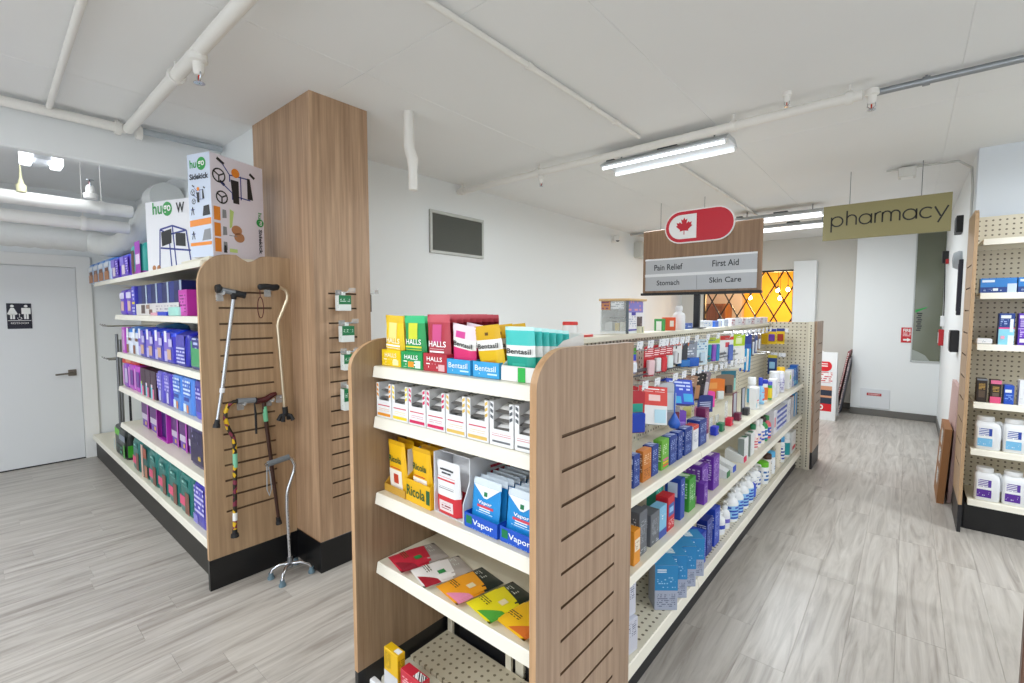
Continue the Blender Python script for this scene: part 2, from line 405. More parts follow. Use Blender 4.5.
MB().cbox(-3.42, -2.627, 1.327, 1.703, 0, .19, .002).build('kick_plate', mat('#101012', .3), cl)
MB().box(-3.42, -2.629, 1.329, 1.332, .19, .195).build('edge_strip', OAKD, cl)

# vent grille in the left wall
vg = empty('vent_grille', 'dark grey louvred air vent set high in the white left wall', 'vent', (-3.44, 3.22, 2.325), PI / 2)
MB().box(-.36, .36, -.004, 0, -.2, .2).build('backing', mat('#4b4c48', .7), vg)
f = MB().cbox(-.36, .36, -.02, 0, .172, .2, .003).cbox(-.36, .36, -.02, 0, -.2, -.172, .003).cbox(-.36, -.332, -.02, 0, -.172, .172, .003).cbox(.332, .36, -.02, 0, -.172, .172, .003)
f.build('frame', mat('#c3c6c2', .5), vg)
sl = MB().add([(-.332, -.016, -.012), (.332, -.016, -.012), (.332, -.004, .008), (-.332, -.004, .008)], [(0, 1, 2, 3)]).box(-.332, .332, -.017, -.015, -.0135, -.0115).mesh('slat', mat('#6f716b', .5))
for i in range(24): link('slat', sl, vg, (0, 0, -.166 + i * .0143))

# ------------------------------------------------------------------ ceiling services
def pipe_thing(name, label, cat, pts, r, m=PIPE, n=12, clamps=(), cr=1.35):
    t = MB().tube(pts, r, n).build(name, m, smooth=50); tag(t, label, cat)
    for c, ax in clamps:
        a = Vector(c); d = Vector(ax) * .016
        MB().tube([a - d, a + d], r * cr, n).tube([a, (a.x, a.y, ZC)], min(r * .35, .009) if r < .04 else .004, 6).build('clamp', m, t, smooth=50)
    return t
pipe_thing('conduit', 'thin white conduit along the ceiling towards the hanging aisle sign', 'conduit', [(-1.5, -.3, ZC - .022), (-1.5, 3.15, ZC - .022)], .014, clamps=[((-1.5, y, ZC - .022), (0, 1, 0)) for y in (.6, 1.9, 2.5, 2.8)])
pipe_thing('conduit', 'thin white conduit on the ceiling beyond the tube light, above the red pill sign', 'conduit', [(-1.52, 3.38, ZC - .022), (-1.52, 6.6, ZC - .022)], .013, clamps=[((-1.52, 5.0, ZC - .022), (0, 1, 0))])
pipe_thing('sprinkler_pipe', 'long cream sprinkler pipe across the ceiling from the left wall', 'pipe', [(-3.44, 3.235, 2.75), (-.24, 3.235, 2.75)], .027, clamps=[((-2.45, 3.235, 2.75), (1, 0, 0)), ((-.9, 3.235, 2.75), (1, 0, 0)), ((-.3, 3.235, 2.75), (1, 0, 0)), ((-3.38, 3.235, 2.75), (1, 0, 0))])
pipe_thing('conduit', 'grey metal conduit across the ceiling at the upper right', 'conduit', [(-.2, 3.36, ZC - .03), (3.2, 3.45, ZC - .03)], .018, mat('#9ba0a5', .35, .7), clamps=[((.02, 3.366, ZC - .03), (1, 0, 0))])
pipe_thing('conduit', 'grey conduit beside the second tube light, beyond the aisle sign', 'conduit', [(-3.4, 6.9, ZC - .03), (.3, 6.9, ZC - .03)], .018, mat('#a8a9a8', .4, .4))
pipe_thing('drain_pipe', 'short bent white drain pipe hanging from the ceiling beside the column', 'pipe', [(-2.44, 1.875, ZC), (-2.44, 1.875, 2.60), (-2.425, 1.89, 2.53), (-2.425, 1.89, 2.46), (-2.425, 1.89, 2.34)], [.032, .035, .036, .028, .028], n=14)
pipe_thing('sprinkler_pipe', 'thick white sprinkler pipe crossing the ceiling left of the column', 'pipe', [(-1.2, .75, ZC - .07), (-3.9, .76, ZC - .07)], .03, clamps=[((-2.85, .757, ZC - .07), (1, 0, 0))])
bp = pipe_thing('sprinkler_main', 'white pipe running along the top edge of the ceiling beam', 'pipe', [(-4.0, -2.5, ZC - .05), (-3.98, .76, ZC - .05)], .03, clamps=[((-3.985, .72, ZC - .05), (0, 1, 0)), ((-3.985, .83, ZC - .05), (0, 1, 0))], cr=1.5)
pipe_thing('conduit', 'grey conduit end beside the beam near the wall behind the left shelving', 'conduit', [(-3.97, .85, ZC - .04), (-3.96, 1.32, ZC - .04)], .022, mat('#b4bcc2', .4, .3))
pipe_thing('conduit', 'thin white conduit high in the upper left corner of the ceiling', 'conduit', [(-2.2, .36, ZC - .03), (-3.95, .40, ZC - .03)], .016)
pipe_thing('duct', 'upper straight white insulated pipe behind the ceiling beam', 'duct', [(-5.15, -2.5, 2.43), (-5.15, 1.0, 2.43)], .052, n=16, clamps=[((-5.15, .80, 2.43), (0, 1, 0))], cr=1.1)
pipe_thing('duct', 'lower straight white insulated pipe beneath the other one behind the beam', 'duct', [(-5.3, -2.5, 2.31), (-5.3, 1.0, 2.31)], .05, n=16, clamps=[((-5.3, .70, 2.31), (0, 1, 0))], cr=1.2)
# wrapped flexible duct with a bend
pts = []
for i in range(61):
    t = i / 60
    y = -1.5 + t * 2.35; x = -5.95; z = 2.24
    pts.append((x, y, z))
for i in range(1, 25):
    t = i / 24; a = t * PI
    pts.append((-5.95 + .68 * t, .85 + .37 * t, 2.24 - .10 * math.sin(a) + .30 * t * t))
pts += [(-5.2, 1.21, 2.57), (-5.1, 1.21, 2.58), (-4.95, 1.21, 2.56)]
rr = [.10 + .005 * math.sin(i * 2.1) + (.025 * min(1, max(0, i - 70) / 15)) for i in range(len(pts))]
fd = MB().tube(pts, rr, 16).build('flexible_duct', mat('#DADBD8', .6, bump=.4, ns=25), smooth=60)
tag(fd, 'wrapped white flexible duct curving down above the restroom door and shelving', 'duct')
def sprinkler(loc, label, s=1.0):
    t = empty('ceiling_sprinkler', label, 'sprinkler', loc, None, 'fire sprinklers')
    MB().lathe([(.028, .06), (.03, .035), (.02, .03), (.018, .0), (.012, -.01)], 12).build('body', PIPE, t, smooth=50)
    MB().tube([(-.014, 0, 0), (-.016, 0, -.02), (0, 0, -.034), (.016, 0, -.02), (.014, 0, 0)], .003, 6).build('frame_arms', CHROME, t, smooth=60)
    MB().tube([(0, 0, -.004), (0, 0, -.03)], .0035, 6).build('bulb', mat('#c2391f', .2), t)
    MB().lathe([(.004, -.034), (.018, -.036), (.018, -.038), (.004, -.039)], 12).build('deflector', CHROME, t)
    t.scale = (s, s, s)
    return t
sprinkler((-2.42, 3.235, 2.665), 'white sprinkler head under the long pipe above the vent grille', .9)
sprinkler((-.56, 3.0, 2.73), 'sprinkler fitting on the ceiling just left of the pipe end', .8)
sprinkler((-.20, 3.235, 2.70), 'sprinkler head at the right end of the long ceiling pipe', 1.1)
sprinkler((-2.5, .752, 2.655), 'large white sprinkler head under the pipe left of the column', 1.3)
u = sprinkler((-5.05, .72, 2.57), 'upright sprinkler on the straight pipe behind the beam', 1.5); u.rotation_euler = (PI, 0, 0)
# twin emergency light
t = empty('twin_light', 'square twin panel light hanging from the ceiling behind the beam', 'light', (-5.0, .44, 2.71))
MB().cbox(-.15, .15, -.048, .048, -.03, .07).build('housing', mat('#d6dade', .4), t)
for s in (-1, 1):
    MB().cbox(-.02, .16, s * .08 - .03, s * .08 + .03, -.06, .075, .006).build('lamp_panel', mat('#f4f8ff', .4, em=5), t)
MB().tube([(0, 0, .07), (0, 0, ZC - 2.71)], .01, 6).build('hanger', PIPE, t)
MB().cbox(.15, .16, -.012, .012, .015, .05).build('sensor', BLACK, t)
t = MB().lathe([(.028, 0), (.03, .05), (.02, .06), (.01, .1), (.004, .2)], 10).build('valve', mat('#ddd9b0', .4), None, (-5.12, .34, 2.47), smooth=50); tag(t, 'pale yellow valve stem standing on the straight white pipe', 'valve')
# tube lights
def tube_light(x, y, label, detail=True):
    t = empty('tube_light', label, 'light', (x, y, 0), None, 'ceiling tube lights')
    MB().prism([(-.07, 2.75), (.07, 2.75), (.13, 2.712), (.13, 2.702), (.08, 2.716), (-.08, 2.716), (-.13, 2.702), (-.13, 2.712)], -.465, .465, 'x').build('reflector', mat('#c4c8cb', .4), t)
    for s in (-1, 1):
        MB().tube([(-.45, s * .105, 2.69), (.45, s * .105, 2.69)], .0105, 10).build('tube', mat('#f6faff', .4, em=2.2), t, smooth=60)
        for q in (-.463, .451): MB().cbox(q, q + .012, s * .105 - .014, s * .105 + .014, 2.677, 2.714).build('tube_holder', WHITE, t)
    for q in (-.35, .35): MB().tube([(q, 0, 2.75), (q, 0, ZC)], .006, 6).build('hanger', GREYMETAL, t)
    MB().cbox(-.47, -.40, -.03, .03, 2.75, 2.775).build('ballast_clip', mat('#5d6266', .4, .5), t); MB().cbox(-.05, .1, -.028, .028, 2.75, 2.775).build('ballast', mat('#5d6266', .4, .5), t)
    return t
LBL = ['twin tube ceiling light nearest the camera, in front of the aisle sign', 'twin tube ceiling light just above the wooden aisle sign', 'far twin tube light between the aisle sign and the pharmacy sign']
for i, (x, y, r) in enumerate(FIXTURES):
    tube_light(x, y, LBL[i] if i < 3 else ['unseen twin tube light added over the gondola behind the viewer', 'unseen twin tube light added near the shop front on the right', 'unseen twin tube light added over the aisle right of the viewer', 'unseen twin tube light added left of the viewer, in front of the beam', 'unseen twin tube light added over the right shelving', 'unseen twin tube light added behind the beam before the restroom door'][i - 3])
# small things on the walls and ceiling
t = empty('security_camera', 'small white dome security camera on the left wall near the ceiling', 'camera', (-3.44, 6.4, 2.66))
MB().cbox(0, .02, -.05, .05, -.05, .05).build('mount', WHITE, t)
MB().lathe([(.05, -.03), (.05, .03), (.03, .05)], 14).build('housing', WHITE, t, (.06, 0, 0), smooth=50)
MB().lathe([(.006, -.035), (.02, -.03), (.03, -.02)], 12).build('lens', BLACK, t, (.09, -.02, -.01), smooth=50)
t = tag(MB().cbox(-3.44, -3.3, 7.1, 7.4, 2.45, 2.7, .01).build('junction_box', mat('#cfcfc8', .5)), 'grey junction box high in the far left corner of the ceiling', 'box')
MB().cbox(-3.3, -3.295, 7.13, 7.37, 2.48, 2.67, .003).build('cover', mat('#bdbdb6', .5), t)
t = pipe_thing('conduit', 'thin grey conduit bending from the ceiling down the right wall corner', 'conduit', [(-.2, 5.3, ZC - .02), (.12, 5.3, ZC - .02), (.26, 5.29, ZC - .03), (.335, 5.27, ZC - .1), (.345, 5.25, ZC - .25), (.345, 5.25, 2.05)], .009, mat('#c4c4c0', .4, .3), 8)
t = tag(MB().cbox(-.12, -.0, 5.25, 5.37, ZC - .1, ZC - .02, .008).build('junction_box', mat('#d9d8d3', .5)), 'small white ceiling box above the pharmacy sign', 'box')
MB().cbox(-.1, -.02, 5.27, 5.35, ZC - .106, ZC - .1, .002).build('cover', WHITE, t)

# ------------------------------------------------------------------ shelving fixtures
KE, KG = .918, .945
def E(x, y, z): return (x * KE, y * KE, 1.57 + (z - 1.57) * KE)
def G(x, y, z): return (x * KG, y * KG, 1.57 + (z - 1.57) * KG)
CHAN = mat('#F0EBDD', .35); CHANEDGE = mat('#d8cfb8', .4)
PEGX, PEGY, PEGZ = pegboard('x'), pegboard('y'), pegboard('z')
def shelf(parent, x0, x1, y0, y1, z, front, top=STEEL, lip=.042):
    """steel shelf with its top at z; front is '-y', '+x'"""
    m = MB()
    if front == '-y':
        m.cbox(x0, x1, y0 + .004, y1, z - .012, z, .001).cbox(x0, x1, y0 + .004, y0 + .03, z - lip + .006, z - .0121, .001)
        m.cbox(x0, x1, y1 - .03, y1 - .001, z - .045, z - .0121, .001)
        o = m.build('shelf', top, parent)
        MB().prism([(y0 + .004, z), (y0, z - .004), (y0 - .006, z - lip), (y0 + .004, z - lip)], x0 + .002, x1 - .002, 'x').build('price_channel', CHAN, o)
    else:
        m.cbox(x0, x1 - .004, y0, y1, z - .012, z, .001).cbox(x1 - .03, x1 - .004, y0, y1, z - lip + .006, z - .0121, .001)
        m.cbox(x0 + .001, x0 + .03, y0, y1, z - .045, z - .0121, .001)
        o = m.build('shelf', top, parent)
        MB().prism([(x1 - .004, z), (x1, z - .004), (x1 + .006, z - lip), (x1 - .004, z - lip)], y0 + .002, y1 - .002, 'y').build('price_channel', CHAN, o)
    return o
gon = empty('gondola_shelving', 'long double-sided cream shelving gondola with wood end panels beside the aisle', 'shelving', (0, 0, 0))
# near end: two rounded wood panels
prof = [(.979, .175), (.979, 1.36)] + arc(1.119, 1.36, .14, 180, 90, 10, .107)[1:] + [(1.24, 1.466), (1.55, 1.462), (1.55, .175)]
gz = [1.2125 - .1025 * i for i in range(11)]
for (xa, xb, cut, wd) in ((-.767, -.745, (-.752, -.74), OAK2), (-1.592, -1.57, (-1.597, -1.585), wood('#A58B70', '#876E55'))):
    pf = prof if xa > -1 else [(y - .05 * max(0, 1 - (y - .979) / .4), z) for (y, z) in prof]
    p = grooved(MB().prism(pf, xa, xb, 'x'), [(cut[0], cut[1], 1.10, 1.425, z - .005, z + .005) for z in gz], 'end_panel', wd, gon, 'x')
    MB().cbox(xa, xb, pf[0][0], 1.55, 0, .175, .001).build('kick_plate', mat('#121214', .35), p)
    eb = [(y, z) for (y, z) in pf[:13]]; em = MB()
    for a, b in zip(eb[:-1], eb[1:]):
        em.add([(xa - .0004, a[0] - .0006, a[1] + .0004), (xb + .0004, a[0] - .0006, a[1] + .0004), (xb + .0004, b[0] - .0006, b[1] + .0006), (xa - .0004, b[0] - .0006, b[1] + .0006)], [(0, 1, 2, 3)])
    em.build('edge_band', wood('#C9A27A', '#B48D66'), p)
ZE = [1.363, 1.166, .863, .583]
for z in ZE: shelf(gon, -1.567, -.769, 1.021, 1.38, z, '-y')
shelf(gon, -1.567, -.769, 1.03, 1.38, .10, '-y', lip=.07)
MB().cbox(-1.555, -.78, 1.165, 1.375, .1005, .118, .002).build('loose_shelf_plate', pegboard('z', '#C9BFA8', '#7c7159'), gon)
MB().box(-1.567, -.769, 1.386, 1.40, .25, 1.42).build('pegboard_panel', pegboard('y', '#CFC7B2'), gon)
MB().box(-1.567, -.769, 1.386, 1.40, 0, .10).build('kick_plate', DARK, gon)
for x in (-1.55, -1.20, -.8): MB().cbox(x, x + .03, 1.372, 1.386, .10, 1.43, .001).build('upright', STEEL, gon)
# spine, decks and the shelves of the aisle side
SX, FX, YN, YFAR = -1.12, -.775, 1.40, 5.38
bays = [YN + (YFAR - YN) * i / 4 for i in range(5)]
for a, b in zip(bays[:-1], bays[1:]):
    MB().cbox(SX - .02, SX, a + .002, b - .002, .15, 1.43, .001).build('pegboard_panel', PEGX, gon)
    for z, fx, top in ((.861, FX, STEEL), (.549, FX, STEEL), (.195, FX, PEGZ)):
        s = shelf(gon, SX + .001, fx, a + .001, b - .001, z, '+x', top, .03 if z > .3 else .05)
    MB().cbox(SX - .06, SX - .04, a + .002, b - .002, .15, 1.43, .001).build('back_panel', PEGX, gon)
    shelf(gon, -1.525, SX - .061, a + .001, b - .001, .861, '+x'); shelf(gon, -1.525, SX - .061, a + .001, b - .001, .195, '+x')
for y in bays:
    q = MB().cbox(SX - .038, SX + .004, y - .015, y + .015, 0, 1.43, .001)
    u = q.build('upright', STEEL, gon)
    sm = MB()
    for i in range(52): sm.box(SX + .0041, SX + .0046, y - .0035, y + .0035, .12 + i * .0254, .133 + i * .0254)
    sm.build('slots', mat('#3c372c', .7), u)
MB().cbox(SX - .075, SX + .035, YN, YFAR, 1.43, 1.457, .003).build('top_cap', STEEL, gon)
MB().cbox(-1.50, -.815, YN, YFAR, .0, .15, .001).build('kick_plate', mat('#1c1c20', .5), gon)
# far end
wg = MB().cbox(-1.52, -.735, 5.385, 5.40, .0, 1.47, .001).build('wing_panel', pegboard('y', '#D6CFBC'), gon)
u = MB().cbox(-.745, -.70, 5.375, 5.41, 0, 1.475, .001).build('upright', STEEL, gon)
sm = MB()
for i in range(56): sm.box(-.727, -.719, 5.3744, 5.375, .03 + i * .0254, .045 + i * .0254)
sm.build('slots', mat('#3c372c', .7), u)
p = grooved(MB().box(-.70, -.68, 5.42, 5.86, .17, 1.478), [(-.684, -.67, 5.56, 5.80, z - .004, z + .004) for z in [1.25 - .1 * i for i in range(10)]], 'end_panel', OAK2, gon, 'x')
MB().cbox(-.70, -.68, 5.42, 5.86, 0, .17, .001).build('kick_plate', DARK, p)
MB().box(-1.60, -1.58, 5.42, 5.86, 0, 1.478).build('end_panel', OAK2, gon)
# crossbar and hooks with price tags
MB().tube([(-.99, 1.5, 1.29), (-.99, 3.9, 1.275)], .009, 8).tube([(-.975, 1.5, 1.27), (-.975, 3.9, 1.255)], .004, 6).build('crossbar', mat('#6f7274', .35, .8), gon, smooth=50)
for y in (1.7, 2.7, 3.85): MB().cbox(SX, -.985, y - .004, y + .004, 1.265, 1.285, .001).build('crossbar_bracket', STEEL, gon)
TAGM = fine('#eef0f4', '#8b93a6', .012, .45, .5)
hk = MB().tube([(0, 0, 0), (.16, 0, 0), (.168, 0, .008)], .0028, 6).tube([(0, 0, .03), (.175, 0, .03)], .0022, 5).mesh('peg_hook', CHROME)
tg = MB().add([(.176, -.03, .012), (.176, .03, .012), (.181, .03, .05), (.181, -.03, .05), (.1785, -.03, .012), (.1785, .03, .012), (.1835, .03, .05), (.1835, -.03, .05)], [(0, 1, 2, 3), (4, 5, 6, 7), (0, 1, 5, 4), (2, 3, 7, 6), (0, 3, 7, 4), (1, 2, 6, 5)]).mesh('price_tag', TAGM)
def hook(x, y, z, rz=0, s=1):
    h = link('peg_hook', hk, gon, (x, y, z), rz); h.scale = (s, 1, 1); link('price_tag', tg, h)
    return h
HY1 = [1.62, 1.76, 1.9, 2.02, 2.14, 2.27, 2.33, 2.41, 2.47, 2.55, 2.63, 2.78, 2.98, 3.18, 3.5, 3.78, 3.9, 4.0, 4.16, 4.28, 4.42, 4.55, 4.7]
for y in HY1: hook(SX, y, 1.385)
HY2 = [1.95, 2.08, 2.30, 2.42, 2.56, 2.66, 2.76, 2.85, 2.95, 3.06, 3.15, 3.28, 3.38, 3.5, 3.6]
for y in HY2: hook(-.99, y, 1.215 if y < 2.9 else 1.20, 0, .62)
for x in (-1.02, -.97, -.92): hook(x, 5.385, 1.36, -PI / 2, .9)
for x in (-1.0, -.93): hook(x, 5.385, 1.12, -PI / 2, 1.1)
MB().tube([(-1.1, 4.55, 1.20), (-.95, 4.55, 1.20)], .004, 6).tube([(-1.1, 4.75, 1.205), (-.95, 4.75, 1.205)], .004, 6).build('peg_hook', CHROME, gon)

# left shelving
lsh = empty('shelving_unit', 'tall cream wall shelving with a rounded wood end panel carrying walking canes', 'shelving')
prof = [(.835, .176), (.835, 1.72)] + arc(.985, 1.72, .15, 180, 90, 10, .172)[1:] + [(1.03, 1.893), (1.06, 1.872), (1.09, 1.858), (1.12, 1.866), (1.165, 1.895), (1.2, 1.9), (1.33, 1.9), (1.33, .176)]
p = grooved(MB().prism(prof, -2.955, -2.93, 'x'), [(-2.938, -2.92, .93, 1.215, z - .0055, z + .0055) for z in [1.682 - .0895 * i for i in range(15)]], 'end_panel', wood('#BA9C7A', '#9E8061'), lsh, 'x')
MB().cbox(-2.956, -2.928, .834, 1.33, 0, .176, .001).build('kick_plate', mat('#101012', .3), p)
em = MB()
for a, b in zip(prof[:13], prof[1:14]): em.add([(-2.956, a[0] - .0006, a[1] + .0004), (-2.929, a[0] - .0006, a[1] + .0004), (-2.929, b[0] - .0006, b[1] + .0006), (-2.956, b[0] - .0006, b[1] + .0006)], [(0, 1, 2, 3)])
em.build('edge_band', wood('#D0AA82', '#BC966E'), p)
ZL = [1.855, 1.545, 1.225, .93, .61, .25]
for z in ZL[1:5]:
    for a, b in ((-5.2, -4.08), (-4.078, -2.957)): shelf(lsh, a, b, .86, 1.325, z, '-y', lip=.038)
for a, b in ((-6.07, -5.2), (-5.198, -4.08), (-4.078, -2.957)): shelf(lsh, a, b, .86, 1.325, ZL[0], '-y', lip=.038)
for a, b in ((-6.66, -5.2), (-5.198, -4.08), (-4.078, -2.957)): shelf(lsh, a, b, .86, 1.325, ZL[5], '-y')
MB().cbox(-6.66, -2.957, .885, 1.325, 0, .205, .001).build('kick_plate', mat('#26241f', .5), lsh)
for a, b in ((-6.66, -5.2), (-5.198, -4.08), (-4.078, -2.957)):
    MB().cbox(a, b, 1.327, 1.335, .15, 1.9, .001).build('back_panel', pegboard('y', '#CDC6B4'), lsh)
for x in (-5.2, -4.08): MB().cbox(x - .016, x + .016, 1.315, 1.327, 0, 1.95, .001).build('upright', STEEL, lsh)
MB().tube([(-5.84, .96, .25), (-5.80, .96, 1.36)], .013, 8).build('display_pole', GREYMETAL, lsh, smooth=60); MB().tube([(-5.95, 1.0, .25), (-5.90, 1.0, 1.30)], .013, 8).build('display_pole', GREYMETAL, lsh, smooth=60); MB().tube([(-5.77, 1.03, .25), (-5.76, 1.03, 1.33)], .010, 8).build('display_pole', DARK, lsh, smooth=60)
for z in (1.43, 1.10):
    for k in range(3): MB().tube([(-6.2 + .11 * k, 1.32, z), (-6.2 + .11 * k, .92, z), (-6.2 + .11 * k, .90, z + .02)], .006, 6).build('peg_hook', CHROME, lsh)
for x in (-5.215,): # shelf brackets under the top shelf
    MB().prism([(.9, 1.79), (1.32, 1.79), (1.32, 1.69)], x, x + .006, 'x').build('bracket', STEEL, lsh)

# right shelving
rsh = empty('shelving_unit', 'cream pegboard shelving on the right with white jugs on its lower shelves', 'shelving')
p = grooved(MB().prism([(4.54, .2), (4.54, 2.2), (4.56, 2.25), (4.60, 2.275), (5.03, 2.275), (5.03, .2)], .322, .342, 'x'), [(.31, .33, 4.62, 4.93, z - .005, z + .005) for z in [1.9 - .16 * i for i in range(10)]], 'end_panel', wood('#C0A07C', '#A48462'), rsh, 'x')
MB().cbox(.322, .342, 4.54, 5.03, 0, .2, .001).build('kick_plate', DARK, p)
u = MB().cbox(.344, .372, 4.985, 5.01, 0, 2.28, .001).build('upright', STEEL, rsh)
sm = MB()
for i in range(80): sm.box(.353, .362, 4.9844, 4.985, .2 + i * .0254, .214 + i * .0254)
sm.build('slots', mat('#3c372c', .7), u)
RB = ((.374, 1.28), (1.282, 2.2))
for a, b in RB:
    MB().cbox(a, b, 5.0, 5.012, .18, 2.28, .001).build('pegboard_panel', pegboard('y', '#D8D0BC'), rsh)
ZR = [2.075, 1.703, 1.345, .934, .598, .231]
for z in ZR:
    for a, b in RB: shelf(rsh, a, b, 4.62, 4.998, z, '-y')
MB().cbox(.36, 2.2, 4.65, 4.998, 0, .19, .001).build('kick_plate', mat('#141416', .4), rsh)
MB().cbox(.344, .36, 4.66, 4.98, .0, .2, .001).build('kick_plate', mat('#1c1f28', .4), rsh)
# another gondola close to the camera, only its wood edge is in the picture
ng = tag(MB().cbox(.243, 1.15, 1.62, 1.645, .17, 1.46, .002).build('shelving_end', wood('#77594a', '#5b4338')), 'dark brown wood panel edge at the lower right corner of the view', 'shelving')
MB().cbox(.2425, 1.1505, 1.619, 1.646, 0, .17, .001).build('kick_plate', DARK, ng)
for z in (.2, .6, 1.0, 1.3): MB().cbox(.70, 1.1, 1.646, 2.0, z - .04, z, .002).build('shelf', STEEL, ng)

# ------------------------------------------------------------------ canes on the left end panel
RUB = mat('#17181b', .6); PX = -2.93
def hangers(o, pts):
    for (y, z) in pts:
        MB().tube([(PX, y, z), (PX + .075, y, z + .004), (PX + .085, y, z + .016)], .006, 6).cbox(PX, PX + .012, y - .018, y + .018, z - .035, z + .012, .002).build('slat_hook', CLEAR, o)
def cane_tip(p, q, par, r=.017):
    d = (Vector(q) - Vector(p)).normalized(); q = Vector(q)
    return MB().tube([q - d * .045, q - d * .02, q - d * .018, q], [.0125, .014, r, r + .002], 12).build('rubber_tip', RUB, par, smooth=40)
X0 = PX + .05
o = empty('walking_cane', 'silver aluminium cane with black T handle hanging at the upper left of the panel', 'cane', (0, 0, 0), None, 'walking canes')
MB().tube([(X0, .991, 1.652), (X0, .915, 1.13)], .011, 12).tube([(X0, .915, 1.14), (X0, .885, .965)], .0092, 12).build('shaft', mat('#c3c6cc', .25, .9), o, smooth=50)
MB().tube([(X0, .904, 1.696), (X0, .918, 1.697), (X0, .93, 1.69)], [.021, .027, .016], 12).build('handle_cap', RUB, o, smooth=50); MB().tube([(X0, .992, 1.665), (X0, 1.0, 1.675), (X0, 1.035, 1.668), (X0, 1.05, 1.665)], [.014, .019, .018, .021], 12).build('handle_cap', RUB, o, smooth=50); MB().tube([(X0, .991, 1.64), (X0, .993, 1.675)], [.013, .02], 10).build('handle_socket', RUB, o, smooth=50)
MB().tube([(X0, .928, 1.692), (X0, .998, 1.678)], .016, 12).build('handle', mat('#8f949a', .3, .6), o, smooth=50)
MB().tube([(X0, .918, 1.15), (X0, .914, 1.125)], .0135, 12).build('lock_collar', mat('#e4e5e8', .4), o, smooth=50)
cane_tip((X0, .9, 1.05), (X0, .880, .935), o); hangers(o, [(.935, 1.665)])
X0 = PX + .088
o = empty('walking_cane', 'bronze offset cane with black foam handle at the upper right of the panel', 'cane', (0, 0, 0), None, 'walking canes')
MB().tube([(X0, 1.15, 1.713), (X0, 1.235, 1.713), (X0, 1.262, 1.70), (X0, 1.272, 1.67), (X0, 1.268, 1.64), (X0, 1.215, 1.52), (X0, 1.209, 1.49), (X0, 1.213, 1.44), (X0, 1.238, .96)], .0105, 12).build('shaft', mat('#cdbfa6', .28, .8), o, smooth=60)
MB().tube([(X0, 1.108, 1.712), (X0, 1.115, 1.713), (X0, 1.15, 1.717), (X0, 1.19, 1.712), (X0, 1.215, 1.716), (X0, 1.222, 1.714)], [.012, .018, .017, .019, .018, .012], 12).build('foam_handle', RUB, o, smooth=50)
lp = [(X0, 1.112 + .018 * math.sin(t), 1.60 - .06 * math.cos(t) - .0) for t in [2 * PI * i / 20 for i in range(21)]]
MB().tube([(X0, 1.116, 1.70), (X0, 1.117, 1.655)] + [(X0, 1.117 + .016 * math.sin(t) * (1 if t < PI else 1), 1.595 + .06 * math.cos(t)) for t in [2 * PI * i / 18 for i in range(19)]], .0025, 6).build('wrist_cord', mat('#5a2020', .6), o, smooth=60)
MB().tube([(X0, 1.236, 1.0), (X0, 1.24, .945)], .016, 12).build('base_socket', RUB, o, smooth=40)
for dx, dy in ((.03, .03), (.03, -.03), (-.03, .03), (-.03, -.03)):
    f = MB().tube([(X0, 1.24, .955), (X0 + dx * .7, 1.24 + dy * .7, .948), (X0 + dx, 1.24 + dy, .918)], [.01, .01, .014], 8).build('rubber_foot', RUB, o, smooth=50)
hangers(o, [(1.19, 1.695)])
X0 = PX + .05
o = empty('walking_cane', 'flower patterned swan neck cane with grey foam grip on the left of the panel', 'cane', (0, 0, 0), None, 'walking canes')
M, N, L, P = base_mat('flower_print'); tc = N.new('ShaderNodeTexCoord'); vo = N.new('ShaderNodeTexVoronoi'); vo.inputs['Scale'].default_value = 42
L.new(tc.outputs['Object'], vo.inputs['Vector']); cr = N.new('ShaderNodeValToRGB'); cr.color_ramp.interpolation = 'CONSTANT'
e = cr.color_ramp.elements; e[0].color = lin('#231b14'); e[1].position = .34; e[1].color = lin('#d8b018'); q = e.new(.62); q.color = lin('#7a2740'); q = e.new(.78); q.color = lin('#2b2417')
sp = N.new('ShaderNodeSeparateColor'); L.new(vo.outputs['Color'], sp.inputs[0]); L.new(sp.outputs[0], cr.inputs[0]); L.new(cr.outputs[0], P.inputs['Base Color']); P.inputs['Roughness'].default_value = .35
MB().tube([(X0, 1.0, 1.066), (X0, .97, 1.064), (X0, .942, 1.048), (X0, .928, 1.015), (X0, .926, .975), (X0, .938, .92), (X0, .962, .865), (X0, .968, .82), (X0, .967, .73), (X0, .9525, .335)], .0115, 12).build('shaft', M, o, smooth=60)
MB().tube([(X0, .99, 1.066), (X0, 1.085, 1.058)], .016, 12).build('foam_grip', mat('#7c8084', .8), o, smooth=40)
MB().tube([(X0, .985, 1.066), (X0, .992, 1.066)], .0145, 12).tube([(X0, 1.083, 1.058), (X0, 1.09, 1.057)], .017, 12).build('grip_ring', RUB, o, smooth=40)
MB().tube([(X0, .968, .77), (X0, .967, .69)], .0125, 12).build('care_label', mat('#7fc4a4', .4), o, smooth=60)
MB().tube([(X0, .9565, .43), (X0, .955, .385)], .0125, 12).build('white_collar', WHITE, o, smooth=60)
cane_tip((X0, .957, .5), (X0, .951, .29), o, .02)
MB().tube([(X0, 1.08, 1.04), (X0 + .004, 1.083, .98), (X0 + .002, 1.084, .86)], [.004, .007, .006], 6).build('wrist_strap', RUB, o, smooth=60)
hangers(o, [(1.02, 1.04)])
o = empty('walking_cane', 'dark brown wooden cane with red brown derby handle on the right of the panel', 'cane', (0, 0, 0), None, 'walking canes')
X1 = PX + .03
MB().tube([(X1, 1.138, 1.04), (X1, 1.203, .30)], [.0125, .0095], 12).build('shaft', mat('#3a2018', .3, n=.3, ns=40), o, smooth=50)
